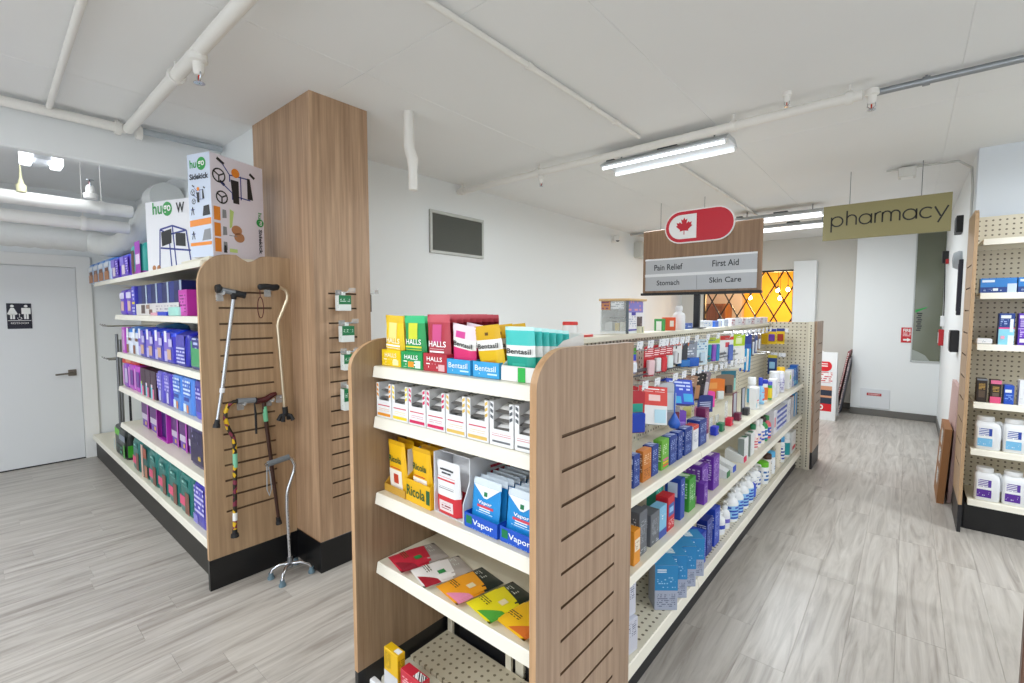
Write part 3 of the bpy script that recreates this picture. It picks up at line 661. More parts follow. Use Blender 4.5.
MB().tube([(X1, 1.09, 1.043), (X1, 1.10, 1.045), (X1, 1.15, 1.05), (X1, 1.19, 1.072), (X1, 1.212, 1.078)], [.012, .016, .019, .016, .012], 12).build('derby_handle', mat('#4b1517', .3, n=.2, ns=60), o, smooth=60)
MB().tube([(X1, 1.142, 1.01), (X1, 1.149, .92)], .0132, 12).build('care_label', mat('#77c79c', .4), o, smooth=60)
cane_tip((X1, 1.19, .4), (X1, 1.205, .27), o, .016); hangers(o, [(1.175, 1.04), (1.24, 1.05)])
# quad cane on the floor
o = empty('quad_cane', 'chrome quad cane with grey grip standing on the floor by the column', 'cane', (-2.76, 1.195, 0))
qx = 0
MB().tube([(0, -.115, .70), (0, 0, .713), (0, .035, .70), (0, .052, .66), (0, .046, .62), (0, .01, .53), (0, .002, .49), (0, 0, .40), (0, .008, .07)], .0105, 12).build('shaft', CHROME, o, smooth=60)
MB().tube([(0, -.10, .702), (0, .02, .715)], .0165, 12).build('foam_grip', mat('#6f7478', .8), o, smooth=40)
MB().tube([(0, -.105, .70), (.004, -.108, .64), (.008, -.112, .56), (.01, -.10, .52), (.004, -.085, .56), (0, -.09, .64), (0, -.098, .69)], .003, 6).build('wrist_strap', mat('#9aa2a8', .5), o, smooth=60)
holes = MB()
for i in range(12): holes.tube([(.010, .0015, .15 + .022 * i), (.0112, .0015, .15 + .022 * i)], .0025, 6)
holes.build('adjustment_holes', mat('#303236', .5), o)
MB().tube([(0, .008, .11), (0, .008, .05)], .015, 12).build('base_socket', GREYMETAL, o, smooth=40)
for (fx, fy) in ((-.045, -.085), (.082, -.075), (.071, .103), (-.097, .088)):
    l = MB().tube([(0, .008, .07), (fx * .5, fy * .5, .075), (fx * .9, fy * .9, .055), (fx, fy, .03)], .0095, 8).build('leg', CHROME, o, smooth=60)
    MB().lathe([(.02, 0), (.019, .012), (.013, .02), (.013, .035)], 12).build('rubber_foot', mat('#5f7682', .6), l, (fx, fy, 0), smooth=40)

# ------------------------------------------------------------------ product builders (front faces -Y, base at z = 0)
def pm(c, r=.4):
    if isinstance(c, tuple): return fine(*c[1:])
    return c if not isinstance(c, str) else mat(c, r)
def prints(parent, pr, w, h, y=-.0007, name='front_print', face='front', d=0):
    mb = MB(); ms = []
    for i, (x0, x1, z0, z1, c) in enumerate(pr):
        m = pm(c)
        if m not in ms: ms.append(m)
        k = ms.index(m); yy = y - .00025 * i
        if face == 'front':
            a, b = (x0 - .5) * w, (x1 - .5) * w
            mb.quad((a, yy, z0 * h), (b, yy, z0 * h), (b, yy, z1 * h), (a, yy, z1 * h), k)
        elif face in ('left', 'right'):
            xx = (-w / 2 + yy) if face == 'left' else (w / 2 - yy); a, b = (1 - x0) * d, (1 - x1) * d
            if face == 'right': a, b = x0 * d, x1 * d
            mb.quad((xx, a, z0 * h), (xx, b, z0 * h), (xx, b, z1 * h), (xx, a, z1 * h), k)
        else:
            a, b = (x0 - .5) * w, (x1 - .5) * w; zz = h - yy
            mb.quad((a, z0 * d, zz), (b, z0 * d, zz), (b, z1 * d, zz), (a, z1 * d, zz), k)
    if mb.v: return mb.build(name, ms, parent)
def carton(name, label, cat, loc, rz, w, d, h, col, pr=(), side=(), top=(), txt=(), group=None, b=.0015, right=()):
    o = MB().cbox(-w / 2, w / 2, 0, d, 0, h, b).build(name, pm(col), None, loc, rz); tag(o, label, cat, group)
    prints(o, pr, w, h); prints(o, side, w, h, name='side_print', face='left', d=d); prints(o, top, w, h, name='top_print', face='top', d=d)
    prints(o, right, w, h, name='side_print', face='right', d=d)
    for (s, xc, zc, tw, th, c) in txt: text(s, tw * w, th * h, pm(c), o, ((xc - .5) * w, -.0022, zc * h), bold=.012)
    return o
def pouch_mesh(w, h, t, bands, flat=False, nx=8, nz=14):
    ms = []; mb = MB(); vs = []; fs = []; mi = []
    def T(u, v):
        q = max(0, 1 - (2 * u - 1) ** 8) ** .55
        p = (math.sin(PI * min(1, max(0, v))) ** .55) if flat else (1 - v ** 2.2) ** .8 * (1 if v > .02 else .9)
        return t / 2 * q * p
    for s in (-1, 1):
        for j in range(nz + 1):
            for i in range(nx + 1):
                u, v = i / nx, j / nz; wob = (0.012 * w * math.sin(j * 1.9)) * (u - .5) * 2
                vs.append(((u - .5) * w - wob * .5, s * T(u, v), v * h))
    n1 = (nx + 1) * (nz + 1)
    for s in (0, 1):
        for j in range(nz):
            c = [q for q in bands if q[0] <= (j + .5) / nz <= q[1]][-1][2]; m = pm(c)
            if m not in ms: ms.append(m)
            for i in range(nx):
                a = s * n1 + j * (nx + 1) + i; fs.append((a, a + 1, a + nx + 2, a + nx + 1)); mi.append(ms.index(m))
    for i in range(nx):
        fs.append((i, i + 1, n1 + i + 1, n1 + i)); mi.append(0)
    mb.add(vs, fs, mi)
    return mb.mesh('pouch', ms, 50), T
def on_pouch(me, T, w, h, lift=.0012):
    for v in me.vertices:
        u = v.co.x / w + .5; q = v.co.z / h; v.co.y = -T(min(1, max(0, u)), min(1, max(0, q))) - lift
    return me
def patch(T, w, h, x0, x1, z0, z1, m, lift=.0009, n=6, shape=None):
    mb = MB(); vs = []; fs = []
    for j in range(n + 1):
        for i in range(n + 1):
            u = x0 + (x1 - x0) * i / n; v = z0 + (z1 - z0) * j / n
            if shape: u, v = shape(u, v, i / n, j / n)
            vs.append(((u - .5) * w, -T(u, v) - lift, v * h))
    for j in range(n):
        for i in range(n): a = j * (n + 1) + i; fs.append((a, a + 1, a + n + 2, a + n + 1))
    return mb.add(vs, fs).mesh('front_print', m)
def pouch(name, label, cat, loc, rot, w, h, t, bands, patches=(), txt=(), flat=False, group=None):
    me, T = pouch_mesh(w, h, t, bands, flat)
    o = link(name, me, None, loc, rot); tag(o, label, cat, group)
    for i, q in enumerate(patches): link('front_print', patch(T, w, h, q[0], q[1], q[2], q[3], pm(q[4]), .0009 + .0003 * i, 6, q[5] if len(q) > 5 else None), o)
    for (s, xc, zc, tw, th, c) in txt:
        m = text_mesh(s, tw * w, th * h, pm(c), .015).copy()
        for v in m.vertices: v.co.x += (xc - .5) * w; v.co.z += zc * h
        link('lettering', on_pouch(m, T, w, h, .0026), o)
    return o
def tray(name, label, cat, loc, rz, w, d, hf, hb, col, inner=None, pr=(), txt=(), posts=0, group=None, side=(), right=()):
    t = .0022; m = MB()
    m.cbox(-w / 2, w / 2, 0, t, 0, hf, .0006).cbox(-w / 2, w / 2, d - t, d, 0, hb, .0006).box(-w / 2 + t, w / 2 - t, t, d - t, 0, t)
    for s in (-1, 1):
        a, b = (-w / 2, -w / 2 + t) if s < 0 else (w / 2 - t, w / 2)
        if posts: m.prism([(t, 0), (d - t, 0), (d - t, hb), (t, hb)], a, b, 'x').cbox(a if s < 0 else b - posts, a + posts if s < 0 else b, 0, t, hf, hb, .0005)
        else: m.prism([(t, 0), (d - t, 0), (d - t, hb), (d * .55, hb * .8 + hf * .2), (t, hf)], a, b, 'x')
    o = m.build(name, pm(col), None, loc, rz); tag(o, label, cat, group)
    prints(o, pr, w, hf); prints(o, side, w, hf, name='side_print', face='left', d=d); prints(o, right, w, hf, name='side_print', face='right', d=d)
    for (s, xc, zc, tw, th, c) in txt: text(s, tw * w, th * hf, pm(c), o, ((xc - .5) * w, -.002, zc * hf), bold=.012)
    return o
def pack(name, label, cat, loc, rz, w, d, h, bands, pr=(), txt=(), group=None, gather=True, right=()):
    """soft plastic pack with rounded edges and a gathered top"""
    n = 24; ms = []; mb = MB()
    rings = [(0, .9, .86), (.03, .97, .95), (.1, 1, 1), (.8, 1, .98), (.9, .985, .86), (.96, .96, .5), (1.0, .93, .10)] if gather else [(0, .94, .9), (.04, .99, .98), (.2, 1, 1), (.8, 1, 1), (.96, .99, .97), (1.0, .95, .9)]
    vs = []; fs = []; mi = []
    for (z, a, b) in rings:
        for k in range(n):
            t = 2 * PI * (k + .5) / n; c, s = math.cos(t), math.sin(t); e = .34
            vs.append((math.copysign(abs(c) ** e, c) * w / 2 * a, d / 2 + math.copysign(abs(s) ** e, s) * d / 2 * b, z * h))
    for j in range(len(rings) - 1):
        zc = (rings[j][0] + rings[j + 1][0]) / 2; m = pm([q for q in bands if q[0] <= zc <= q[1]][-1][2], .3)
        if m not in ms: ms.append(m)
        for k in range(n): fs.append((j * n + k, j * n + (k + 1) % n, (j + 1) * n + (k + 1) % n, (j + 1) * n + k)); mi.append(ms.index(m))
    fs.append(tuple(range(n))); mi.append(0); fs.append(tuple((len(rings) - 1) * n + k for k in range(n))); mi.append(len(ms) - 1)
    o = mb.add(vs, fs, mi).build(name, ms, None, loc, rz, 40); tag(o, label, cat, group)
    prints(o, pr, w, h, -.0012); prints(o, right, w, h, -.0012, name='side_print', face='right', d=d)
    for (s, xc, zc, tw, th, c) in txt: text(s, tw * w, th * h, pm(c), o, ((xc - .5) * w, -.004, zc * h), bold=.01)
    return o
def bottle(name, label, cat, loc, r, h, body, cap, capfrac=.22, lab=None, kind='round', rz=0, sx=1, sy=1, group=None, lab2=None):
    """loc is the centre of the base"""
    hb = h * (1 - capfrac)
    if kind == 'spray': prof = [(r * .9, 0), (r, .006), (r, hb * .86), (r * .9, hb * .94), (r * .55, hb)]
    elif kind == 'jar': prof = [(r * .95, 0), (r, .005), (r, hb - .006), (r * .93, hb)]
    elif kind == 'tube': prof = [(r * .9, 0), (r * .95, .004), (r, hb * .5), (r * .9, hb)]
    else: prof = [(r * .92, 0), (r, .006), (r, hb * .74), (r * .85, hb * .86), (r * .45, hb * .95), (r * .42, hb)]
    o = MB().lathe(prof, 16, 0, None, sx, sy).build(name, pm(body), None, loc, rz, 40); tag(o, label, cat, group)
    rc = r * (.98 if kind in ('jar', 'tube') else .9 if kind == 'spray' else .55)
    MB().lathe([(rc, hb + .0005), (rc, h - .004), (rc * .9, h)], 14, 0, None, sx, sy).build('cap', pm(cap), o, smooth=40)
    if lab: MB().lathe([(r + .0006, hb * .12), (r + .0006, hb * (.66 if kind == 'round' else .8))], 16, 0, None, sx, sy).build('bottle_label', pm(lab), o, smooth=60)
    if lab2: MB().lathe([(r + .0012, hb * .3), (r + .0012, hb * .5)], 16, 0, None, sx, sy).build('label_band', pm(lab2), o, smooth=60)
    return o
def pump_bottle(label, loc, r, h, lab, rz=0, group=None, col='#f0f2f4', lab2=None):
    o = bottle('pump_bottle', label, 'bottle', loc, r, h * .8, col, '#eceff2', .12, lab, rz=rz, sx=.8, sy=1.15, group=group, lab2=lab2)
    MB().tube([(0, 0, h * .8), (0, 0, h * .9)], r * .14, 8).tube([(-r * .3, 0, h * .92), (r * .95, 0, h * .93), (r * 1.1, 0, h * .9)], [r * .26, r * .2, r * .1], 8).lathe([(r * .34, h * .88), (r * .34, h * .95), (r * .2, h * .97)], 10).build('pump_head', WHITE, o, smooth=45)
    return o
def hang(name, label, cat, loc, rz, w, h, col, items=(), pr=(), txt=(), group=None, tilt=0):
    """card hanging from its hole; items are blister boxes (x0,x1,z0,z1,depth,colour) in fractions measured from the card's foot"""
    m = MB()
    m.prism([(-w / 2, -h + .02), (w / 2, -h + .02), (w / 2, .012), (w * .22, .02), (-w * .22, .02), (-w / 2, .012)], 0, .0012, 'y')
    o = m.build(name, pm(col), None, loc, (tilt, 0, rz)); tag(o, label, cat, group)
    f = MB(); ms = []
    for i, (x0, x1, z0, z1, c) in enumerate(pr):
        q = pm(c)
        if q not in ms: ms.append(q)
        f.quad(((x0 - .5) * w, -.0006 - .0002 * i, z0 * h - h + .02), ((x1 - .5) * w, -.0006 - .0002 * i, z0 * h - h + .02), ((x1 - .5) * w, -.0006 - .0002 * i, z1 * h - h + .02), ((x0 - .5) * w, -.0006 - .0002 * i, z1 * h - h + .02), ms.index(q))
    if ms: f.build('front_print', ms, o)
    for (x0, x1, z0, z1, dp, c) in items:
        MB().cbox((x0 - .5) * w, (x1 - .5) * w, -dp, -.001, z0 * h - h + .02, z1 * h - h + .02, min(.004, dp * .3)).build('blister', pm(c, .25), o)
    return o
ORD = ['first', 'second', 'third', 'fourth', 'fifth', 'sixth', 'seventh', 'eighth', 'ninth', 'tenth', 'eleventh', 'twelfth']

# ------------------------------------------------------------------ gondola end shelves: sweets and lozenges
Z1, Z2, Z3, Z4 = [z + .001 for z in ZE]
YEL, GRN, RED, CYA = '#F4CE12', '#1E9A52', '#B62F3C', '#3DA5DE'
def fnt(b, i, p=.008, a=.5): return ('f', b, i, p, a)
for (nm, x, c, ink, w) in (('yellow', -1.497, YEL, '#fffbe0', .118), ('green', -1.372, GRN, '#ffffff', .124)):
    tr = tray('display_box', nm + ' lozenge display box %s top end shelf' % ('at the far left of the' if nm == 'yellow' else 'between yellow and red ones on the'), 'box', (x, 1.052, Z1), 0, w, .2, .062, .07, c, pr=[(.1, .9, .08, .45, fnt(c, ink, .012, .5))] + ([(.35, .62, .1, .42, '#F29A1F'), (.68, .92, .06, .5, '#dff0e2')] if nm == 'green' else [(.6, .9, .08, .4, '#fff3b0')]), txt=[('HALLS', .5, .68, .62, .26, ink)])
    pouch('lozenge_bag', nm + ' lozenge bag standing in the %s box on the top end shelf' % nm, 'bag', (x - (.0 if nm == 'green' else .004), 1.085, Z1 + .006), (0.10, .05 if nm == 'yellow' else 0, 0), w * .93, .188, .036, [(0, 1, c), (.88, 1, '#2FBF7B' if nm == 'green' else '#E8C018')],
          [(.28, .72, .55, .86, '#D8DE3A' if nm == 'green' else '#FBE58A'), (.1, .9, .34, .42, fnt(c, '#E9E23A' if nm == 'green' else '#ffffff', .012, .6)), (.14, .86, .2, .3, fnt(c, ink, .011, .62))], [('HALLS', .53, .5, .74, .105, ink)])
    if nm == 'yellow':
        for k in range(2): pouch('lozenge_bag', 'yellow lozenge bag, %s behind the front one in the yellow box' % ORD[k], 'bag', (x, 1.13 + .035 * k, Z1 + .006), (.08, .03, 0), w * .93, .185, .03, [(0, 1, c), (.88, 1, '#E8C018')])
    else:
        for k in range(3): pouch('lozenge_bag', 'green lozenge bag, %s behind the front one in the green box' % ORD[k], 'bag', (x, 1.125 + .032 * k, Z1 + .006), (.06, 0, 0), w * .93, .185, .03, [(0, 1, c), (.88, 1, '#2FBF7B')])
x = -1.243
tray('display_box', 'red lozenge display box in the left half of the top end shelf', 'box', (x, 1.052, Z1), 0, .122, .31, .062, .066, RED, pr=[(.1, .62, .1, .45, fnt(RED, '#ffffff', .012, .5)), (.66, .92, .06, .42, '#e9b9bd')], txt=[('HALLS', .5, .7, .66, .25, '#ffffff')])
for k in range(9):
    pouch('lozenge_bag', 'red lozenge bag standing foremost in the red box' if k == 0 else 'red lozenge bag, %s behind the foremost one in the red box' % ORD[k - 1], 'bag', (x + .002, 1.078 + .031 * k, Z1 + .006), (.05, 0, 0), .116, .192 - .001 * (k % 3), .029, [(0, 1, '#B33645'), (.86, 1, '#C9525F')] if k == 0 else [(0, 1, '#7d1526'), (.84, 1, '#C4505C')],
          ([(.3, .7, .5, .82, '#D2508A'), (.18, .82, .3, .38, fnt('#B33645', '#ffffff', .012, .6)), (.06, .96, .1, .18, fnt('#B33645', '#ffffff', .012, .62))] if k == 0 else []), [('HALLS', .53, .47, .76, .105, '#ffffff')] if k == 0 else [], group='red lozenge bags on the top end shelf')
for (i, x, c, c2, nb) in ((0, -1.127, '#DD2F72', '#F3E6EC', 2), (1, -1.003, '#E3B80E', '#D8A90A', 3)):
    nm = ('pink', 'yellow')[i]
    tray('display_box', 'light blue candy box with %s bag in the middle of the top end shelf' % nm, 'box', (x, 1.054, Z1), 0, .112, .27, .05, .052, CYA, pr=[(.05, .95, .12, .3, fnt(CYA, '#cfeafa', .01, .5))], txt=[('Bentasil', .5, .6, .8, .36, '#E8F6FF')])
    for k in range(nb):
        pouch('candy_bag', '%s candy bag with a white band, %s in its light blue box' % (nm, ('foremost', 'second', 'rearmost')[k]), 'bag', (x + (.002 if i == 0 else .012) + .004 * k, 1.085 + .055 * k, Z1 + .012), (.16 - .03 * k, .14 if i == 0 else -.10, 0), .108, .155, .03, [(0, 1, c), (.5, .68, '#F1EFEA'), (.68, 1, c2 if i else '#EEDDE6')],
              ([(.2, .6, .72, .86, '#D94A9A')] if i == 0 else [(.3, .75, .06, .3, '#D89A10'), (.45, .58, .8, .86, '#6a4a10')]) + [(.25, .5, .05, .12, '#3aa24a')], [('Bentasil', .53, .59, .78, .1, '#232323')])
x = -.872
tray('display_box', 'white display box with sloped sides at the right of the top end shelf', 'box', (x, 1.055, Z1), 0, .13, .26, .045, .135, '#E6E3DF', pr=[(.0, .46, 0, .9, '#F2F1EE'), (.5, .72, 0, .95, '#2FB24C')])
for k in range(6):
    pouch('candy_bag', 'teal candy bag with white band foremost in the white box' if k == 0 else 'teal candy bag, %s behind the front one in the white box' % ORD[k - 1], 'bag', (x - .012 + .004 * k, 1.088 + .030 * k, Z1 + .008), (.08, 0, 0), .112, .155 - .003 * k, .028, [(0, 1, '#17A08C'), (.42, .64, '#F1F1EE'), (.64, .9, '#46C4BE'), (.9, 1, '#C9EFEE')],
          [(.3, .75, .05, .3, '#35B59C'), (.3, .62, .0, .09, '#44B14A')] if k == 0 else [], [('Bentasil', .52, .53, .82, .1, '#1f2020')] if k == 0 else [], group='teal candy bags on the top end shelf')
# second shelf: eight open boxes of lozenge sachets
b2 = [(-1.778, -1.652, '#E8962A', '#F2B65A', 'orange striped'), (-1.643, -1.52, '#EFD42A', '#F0E070', 'yellow striped'), (-1.511, -1.397, '#D2245C', '#E05A86', 'left crimson striped'), (-1.39, -1.275, '#D2245C', '#E05A86', 'right crimson striped'), (-1.265, -1.16, '#E2BE63', '#cdbf95', 'left pale gold'), (-1.151, -1.046, '#E2BE63', '#cdbf95', 'right pale gold'), (-1.035, -.925, '#5a5e63', '#8b8f94', 'grey lettered'), (-.915, -.85, '#5a5e63', '#8b8f94', 'half hidden grey')]
for i, (a, b, c, c2, nm) in enumerate(b2):
    x0, x1 = a * KE + .062, b * KE + .062
    if i: x0 = a * KE + .062 * (1 - i / 7); x1 = b * KE + .062 * (1 - i / 7)
    x0 = -1.563 + i * .1; w = .094 if i < 7 else .085; xc = x0 + w / 2; hf = .066 if i < 6 else .05
    tray('sachet_box', nm + ' open white box of lozenge sachets on the second end shelf', 'box', (xc, 1.03, Z2), 0, w, .19, hf, .132, '#EDEDEE', posts=.016,
         pr=[(.1, .9, .62, .74, fnt('#EDEDEE', '#d0405a', .009, .7)), (.14, .86, .4, .52, fnt('#EDEDEE', c, .011, .6)), (.06, .94, .1, .26, c)] if i != 6 and i != 7 else [(.1, .9, .6, .74, fnt('#EDEDEE', '#d0405a', .009, .75)), (.12, .88, .2, .32, '#6b6d72')])
    bx = [q for q in COL.objects if q.get('label', '').startswith(nm + ' open white')][0]
    for s in (-1, 1): # coloured stripes on the side posts
        st = MB()
        for k in range(3): st.quad((s * (w / 2 - .014), -.0006, .078 + .018 * k), (s * (w / 2 - .003), -.0006, .084 + .018 * k), (s * (w / 2 - .003), -.0006, .094 + .018 * k), (s * (w / 2 - .014), -.0006, .088 + .018 * k))
        st.build('post_stripes', mat(c), bx)
    for k in range(3):
        s = pouch('lozenge_sachet', 'white lozenge sachet, %s in the %s box' % (('lowest', 'middle', 'topmost')[k], nm), 'sachet', (xc + .002 * (k - 1), 1.034 + .006 * k, Z2 + .046 + .026 * k), (-PI / 2 + .14, .05 * (k - 1), .06 * (k - 1)), w - .014, .15, .03, [(0, 1, '#F0EEEC'), (.0, .05, '#6a6764')], [(.15, .8, .2, .6, fnt('#E9E7E4', '#2c2c30', .012, .5))], flat=True, group='sachets in the striped boxes')
# third shelf
t1 = tray('display_box', 'kraft and yellow open carton of herb candy bags, left on the third shelf', 'box', (-1.492, 1.055, Z3), -.05, .142, .27, .03, .215, '#C99A3A', right=[(0.05, 1, 1.2, 6.3, '#E3DED6')])
t2 = tray('display_box', 'yellow candy box with dark lettering beside the white carton on the third shelf', 'box', (-1.343, 1.05, Z3), -.05, .15, .28, .085, .205, '#E9B414', pr=[(.84, .98, .2, .8, '#1f5a34')], txt=[('Ricola', .42, .52, .74, .46, '#1f5a34')])
for (x, nm, n_) in ((-1.492, 'kraft', 5), (-1.343, 'yellow', 5)):
    for k in range(n_):
        pouch('herb_candy_bag', 'yellow herb candy bag, %s in the %s carton on the third shelf' % (ORD[k], nm), 'bag', (x + .003 + .002 * k, 1.085 + .042 * k, Z3 + .005), (.10, .0, -.05), .112, .205, .036, [(0, 1, '#EDB70F'), (.9, 1, '#D9A30C')],
              [(.12, .86, .1, .46, '#F6EFE2'), (.38, .66, .2, .38, '#C8452A'), (.2, .8, .47, .52, fnt('#EDB70F', '#c8352a', .009, .6))] if k == 0 else [], [('Ricola', .5, .66, .72, .12, '#12502f')] if k == 0 else [], group='herb candy bags on the third shelf')
sh = MB(); wv, dv, hv = .158, .30, .215
sh.cbox(-wv / 2, -wv / 2 + .004, 0, dv, 0, hv, .001).prism([(0, 0), (dv, 0), (dv, hv), (.03, hv), (.03, hv * .62), (.0, hv * .3)], wv / 2 - .004, wv / 2, 'x').cbox(-wv / 2, wv / 2, .03, dv, hv - .004, hv, .001).cbox(-wv / 2, wv / 2, dv - .004, dv, 0, hv - .005, .001).cbox(-wv / 2 + .004, wv / 2 - .004, 0, dv, 0, .003, .001)
o = tag(sh.build('shipping_carton', mat('#D9DADD', .5), None, (-1.183, 1.055, Z3), -.04), 'white carton with an open front holding lozenge bags on the third shelf', 'box')
prints(o, [(.42, .9, .62, .8, fnt('#D9DADD', '#c03a4a', .02, .75)), (.5, .85, .46, .56, fnt('#D9DADD', '#333338', .014, .6))], wv, hv, name='side_print', face='right', d=dv)
for k in range(3):
    pouch('lozenge_bag', 'white and red lozenge bag, %s in the white carton' % ('foremost', 'second', 'rearmost')[k], 'bag', (-1.19 + .004 * k, 1.075 + .07 * k, Z3 + .006), (.07, .0, -.04), .12, .185, .04, [(0, 1, '#ECECEE'), (0, .36, '#D02C38')],
          [(.2, .8, .07, .27, '#E9D9DA'), (.3, .7, .12, .22, fnt('#E9D9DA', '#8a2630', .01, .6)), (.12, .88, .62, .72, fnt('#ECECEE', '#d0303c', .012, .72)), (.2, .85, .5, .54, fnt('#ECECEE', '#33343a', .009, .7)), (.3, .7, .76, .88, fnt('#ECECEE', '#33343a', .012, .6)), (.22, .8, .84, .87, '#333338')] if k == 0 else [])
BL, BD = '#1E8FD6', '#1B55C4'
for (x, nm, y) in ((-1.020, 'left', 1.045), (-.868, 'right', 1.045)):
    tr = tray('display_box', 'blue %s vapour packet tray at the right end of the third shelf' % nm, 'box', (x, y, Z3), -.03, .150 if nm == 'left' else .140, .30, .048, .05, BD, pr=[(.06, .24, .3, .85, '#0f7a4c'), (.2, .9, .05, .16, fnt(BD, '#9cc4f2', .008, .5))], txt=[('Vapor', .58, .5, .62, .5, '#F0F6FF')])
    for k in range(9):
        p = pouch('vapour_packet', 'blue and white vapour packet, %s in the %s tray' % (ORD[k], nm), 'packet', (x - .002 + .002 * k, y + .022 + .029 * k, Z3 + .004), (-.10 + .005 * k, 0, -.03), .125, .158, .011, [(0, 1, BL), (.86, 1, '#DCE6EE')], [(.3, .7, .34, .42, fnt(BL, '#e8f3fc', .007, .7)), (.22, .8, .42, .47, '#d8485c'), (.2, .8, .3, .34, fnt(BL, '#bfe0f6', .005, .6)), (0.02, .98, .62, .86, '#EFF4F8', lambda u, v, i, j: (.5 + (u - .5) * (.12 + .88 * j), v)), (.44, .56, .66, .75, '#167a4a')] if k == 0 else [], [('Vapor', .5, .52, .5, .09, '#ffffff')] if k == 0 else [], group='vapour packets in the %s blue tray' % nm)
# fourth shelf: pouches lying flat
fl4 = [(-1.60, 1.125, -.24, '#A9A09A', '#C42A3E', '#8f1f30', 'grey and red'), (-1.445, 1.12, -.30, '#B3A9A2', '#E8E2DE', '#A01C2E', 'grey and white pouch with a red swoosh'), (-1.275, 1.122, -.18, '#1F2A26', '#F0A020', '#E58AA8', 'black, orange and pink'), (-1.115, 1.125, -.2, '#1D2B22', '#E8D81C', '#4FA23A', 'dark green and yellow'), (-.975, 1.132, -.15, '#2a2a24', '#EFB91C', '#D9702A', 'yellow and orange')]
for i, (x, y, rz, a, b, c, nm) in enumerate(fl4):
    x, y = x * KE, y * KE
    pouch('snack_pouch', nm + (' pouch' if 'pouch' not in nm else '') + ' lying flat on the fourth end shelf', 'pouch', (x, y, Z4 + .016), (-PI / 2, 0, rz), .138, .20, .028, [(0, 1, b), (.55, 1, a)],
          [(.0, .98, .34, .62, b, lambda u, v, i, j: (u, v + .12 * (1 - i) * j)), (.45, 1.0, .03, .34, c, lambda u, v, i, j: (u, .02 + (v - .02) * i)), (.12, .5, .2, .3, fnt(b, '#5a4a20', .008, .55)), (.2, .6, .72, .84, fnt(a, '#cfd2c8', .009, .5)), (.6, .78, .36, .5, '#e9d9b0' if i > 1 else '#2f8a4a')], flat=True)
o = carton('lozenge_carton', 'yellow carton standing at the left front of the bottom end shelf', 'carton', (-1.435, .985, .101), 0, .085, .035, .195, '#E8B90F', pr=[(.0, 1, 0, .55, '#CFCFD2'), (.08, .5, .62, .95, fnt('#E8B90F', '#8a6a08', .008, .6))], top=[(.6, .95, .2, .8, fnt('#f4f4f4', '#222222', .004, .5))], right=[(.1, .9, .4, .9, fnt('#E8B90F', '#8a6a08', .008, .6))])
o = carton('lozenge_carton', 'red carton beside the yellow one on the bottom end shelf', 'carton', (-1.315, .985, .101), 0, .12, .04, .16, '#C8283C', pr=[(.1, .9, .5, .9, fnt('#C8283C', '#f5c9ce', .009, .55))], top=[(.55, .95, .15, .85, fnt('#f4f4f4', '#222222', .004, .5))])
tag(MB().cbox(-1.54, -1.44, .958, .982, .101, .15, .004).build('carton_riser', mat('#E4E4E6', .4)), 'white strip standing in front of the yellow carton', 'strip')

# ------------------------------------------------------------------ gondola, aisle side
R90 = PI / 2
def gc(label, y1, w, d, h, z, col, pr=(), side=(), top=(), txt=(), x=-.813, group=None, name='carton', rz=R90):
    """carton whose far end is at y1 (as measured), front at x"""
    y1 *= KG; w *= KG; h *= KG
    return carton(name, label, 'carton', (x, y1 - w / 2, z), rz, w, d, h, col, pr, side, top, txt, group)
ZA, ZB, ZCc = .862, .55, .196
NV = '#1B3A8C'
def navy(y1, w, label, h=.14, d=.045): return gc(label, y1, w, d, h, ZA, NV, pr=[(.12, .88, .5, .86, fnt(NV, '#b9c8ee', .009, .5)), (.15, .8, .12, .4, fnt(NV, '#8fa6e0', .007, .5))], side=[(.1, .9, .74, .9, '#C9D4F0'), (.1, .9, .2, .6, fnt('#2A4BA0', '#dfe7fb', .008, .5))], top=[(.1, .9, .1, .9, fnt('#2A4BA0', '#dfe7fb', .01, .5))], group='navy cartons on the upper side shelf')
navy(1.87, .06, 'navy carton on the upper side shelf, nearest the wood end panel')
gc('orange brown carton on the upper side shelf beside the nearest navy carton', 1.988, .088, .034, .14, ZA, '#C8782E', pr=[(.12, .88, .55, .85, fnt('#C8782E', '#f3d9b8', .009, .5)), (.1, .9, .1, .4, fnt('#C8782E', '#8a4a18', .008, .5))], side=[(.1, .9, .3, .9, fnt('#8a5530', '#e8cba8', .009, .5))])
navy(2.066, .07, 'navy carton on the upper side shelf between the orange and green cartons')
gc('bright green carton on the upper side shelf', 2.191, .085, .042, .142, ZA, '#6DB33A', pr=[(.12, .8, .5, .85, fnt('#6DB33A', '#e9f6dc', .009, .5)), (.15, .9, .3, .36, '#e25aa0'), (.15, .9, .2, .26, '#f0c020'), (.15, .9, .1, .16, '#e2483a')], side=[(.1, .9, .25, .9, fnt('#5A9A30', '#dff0cf', .01, .5))])
navy(2.293, .09, 'navy carton on the upper side shelf just beyond the green one')
navy(2.374, .065, 'slim navy carton on the upper side shelf, second beyond the green one')
navy(2.507, .105, 'navy carton on the upper side shelf, third beyond the green one')
gc('white carton with red top on the upper side shelf', 2.61, .085, .05, .13, ZA, '#E6E7EE', pr=[(0, 1, .86, 1, '#D84A3A'), (.15, .85, .3, .75, fnt('#E6E7EE', '#8d93b5', .008, .5))], top=[(0, 1, 0, 1, '#D84A3A')])
navy(2.746, .12, 'wide navy carton on the upper side shelf beyond the white and red one', .142, .07)
gc('tall plum carton on the upper side shelf beside clear trays', 2.825, .072, .05, .19, ZA, '#7A2458', pr=[(.15, .85, .35, .9, fnt('#7A2458', '#c98ab0', .008, .6)), (0, 1, 0, .2, '#CFC9D2')], x=-.825)
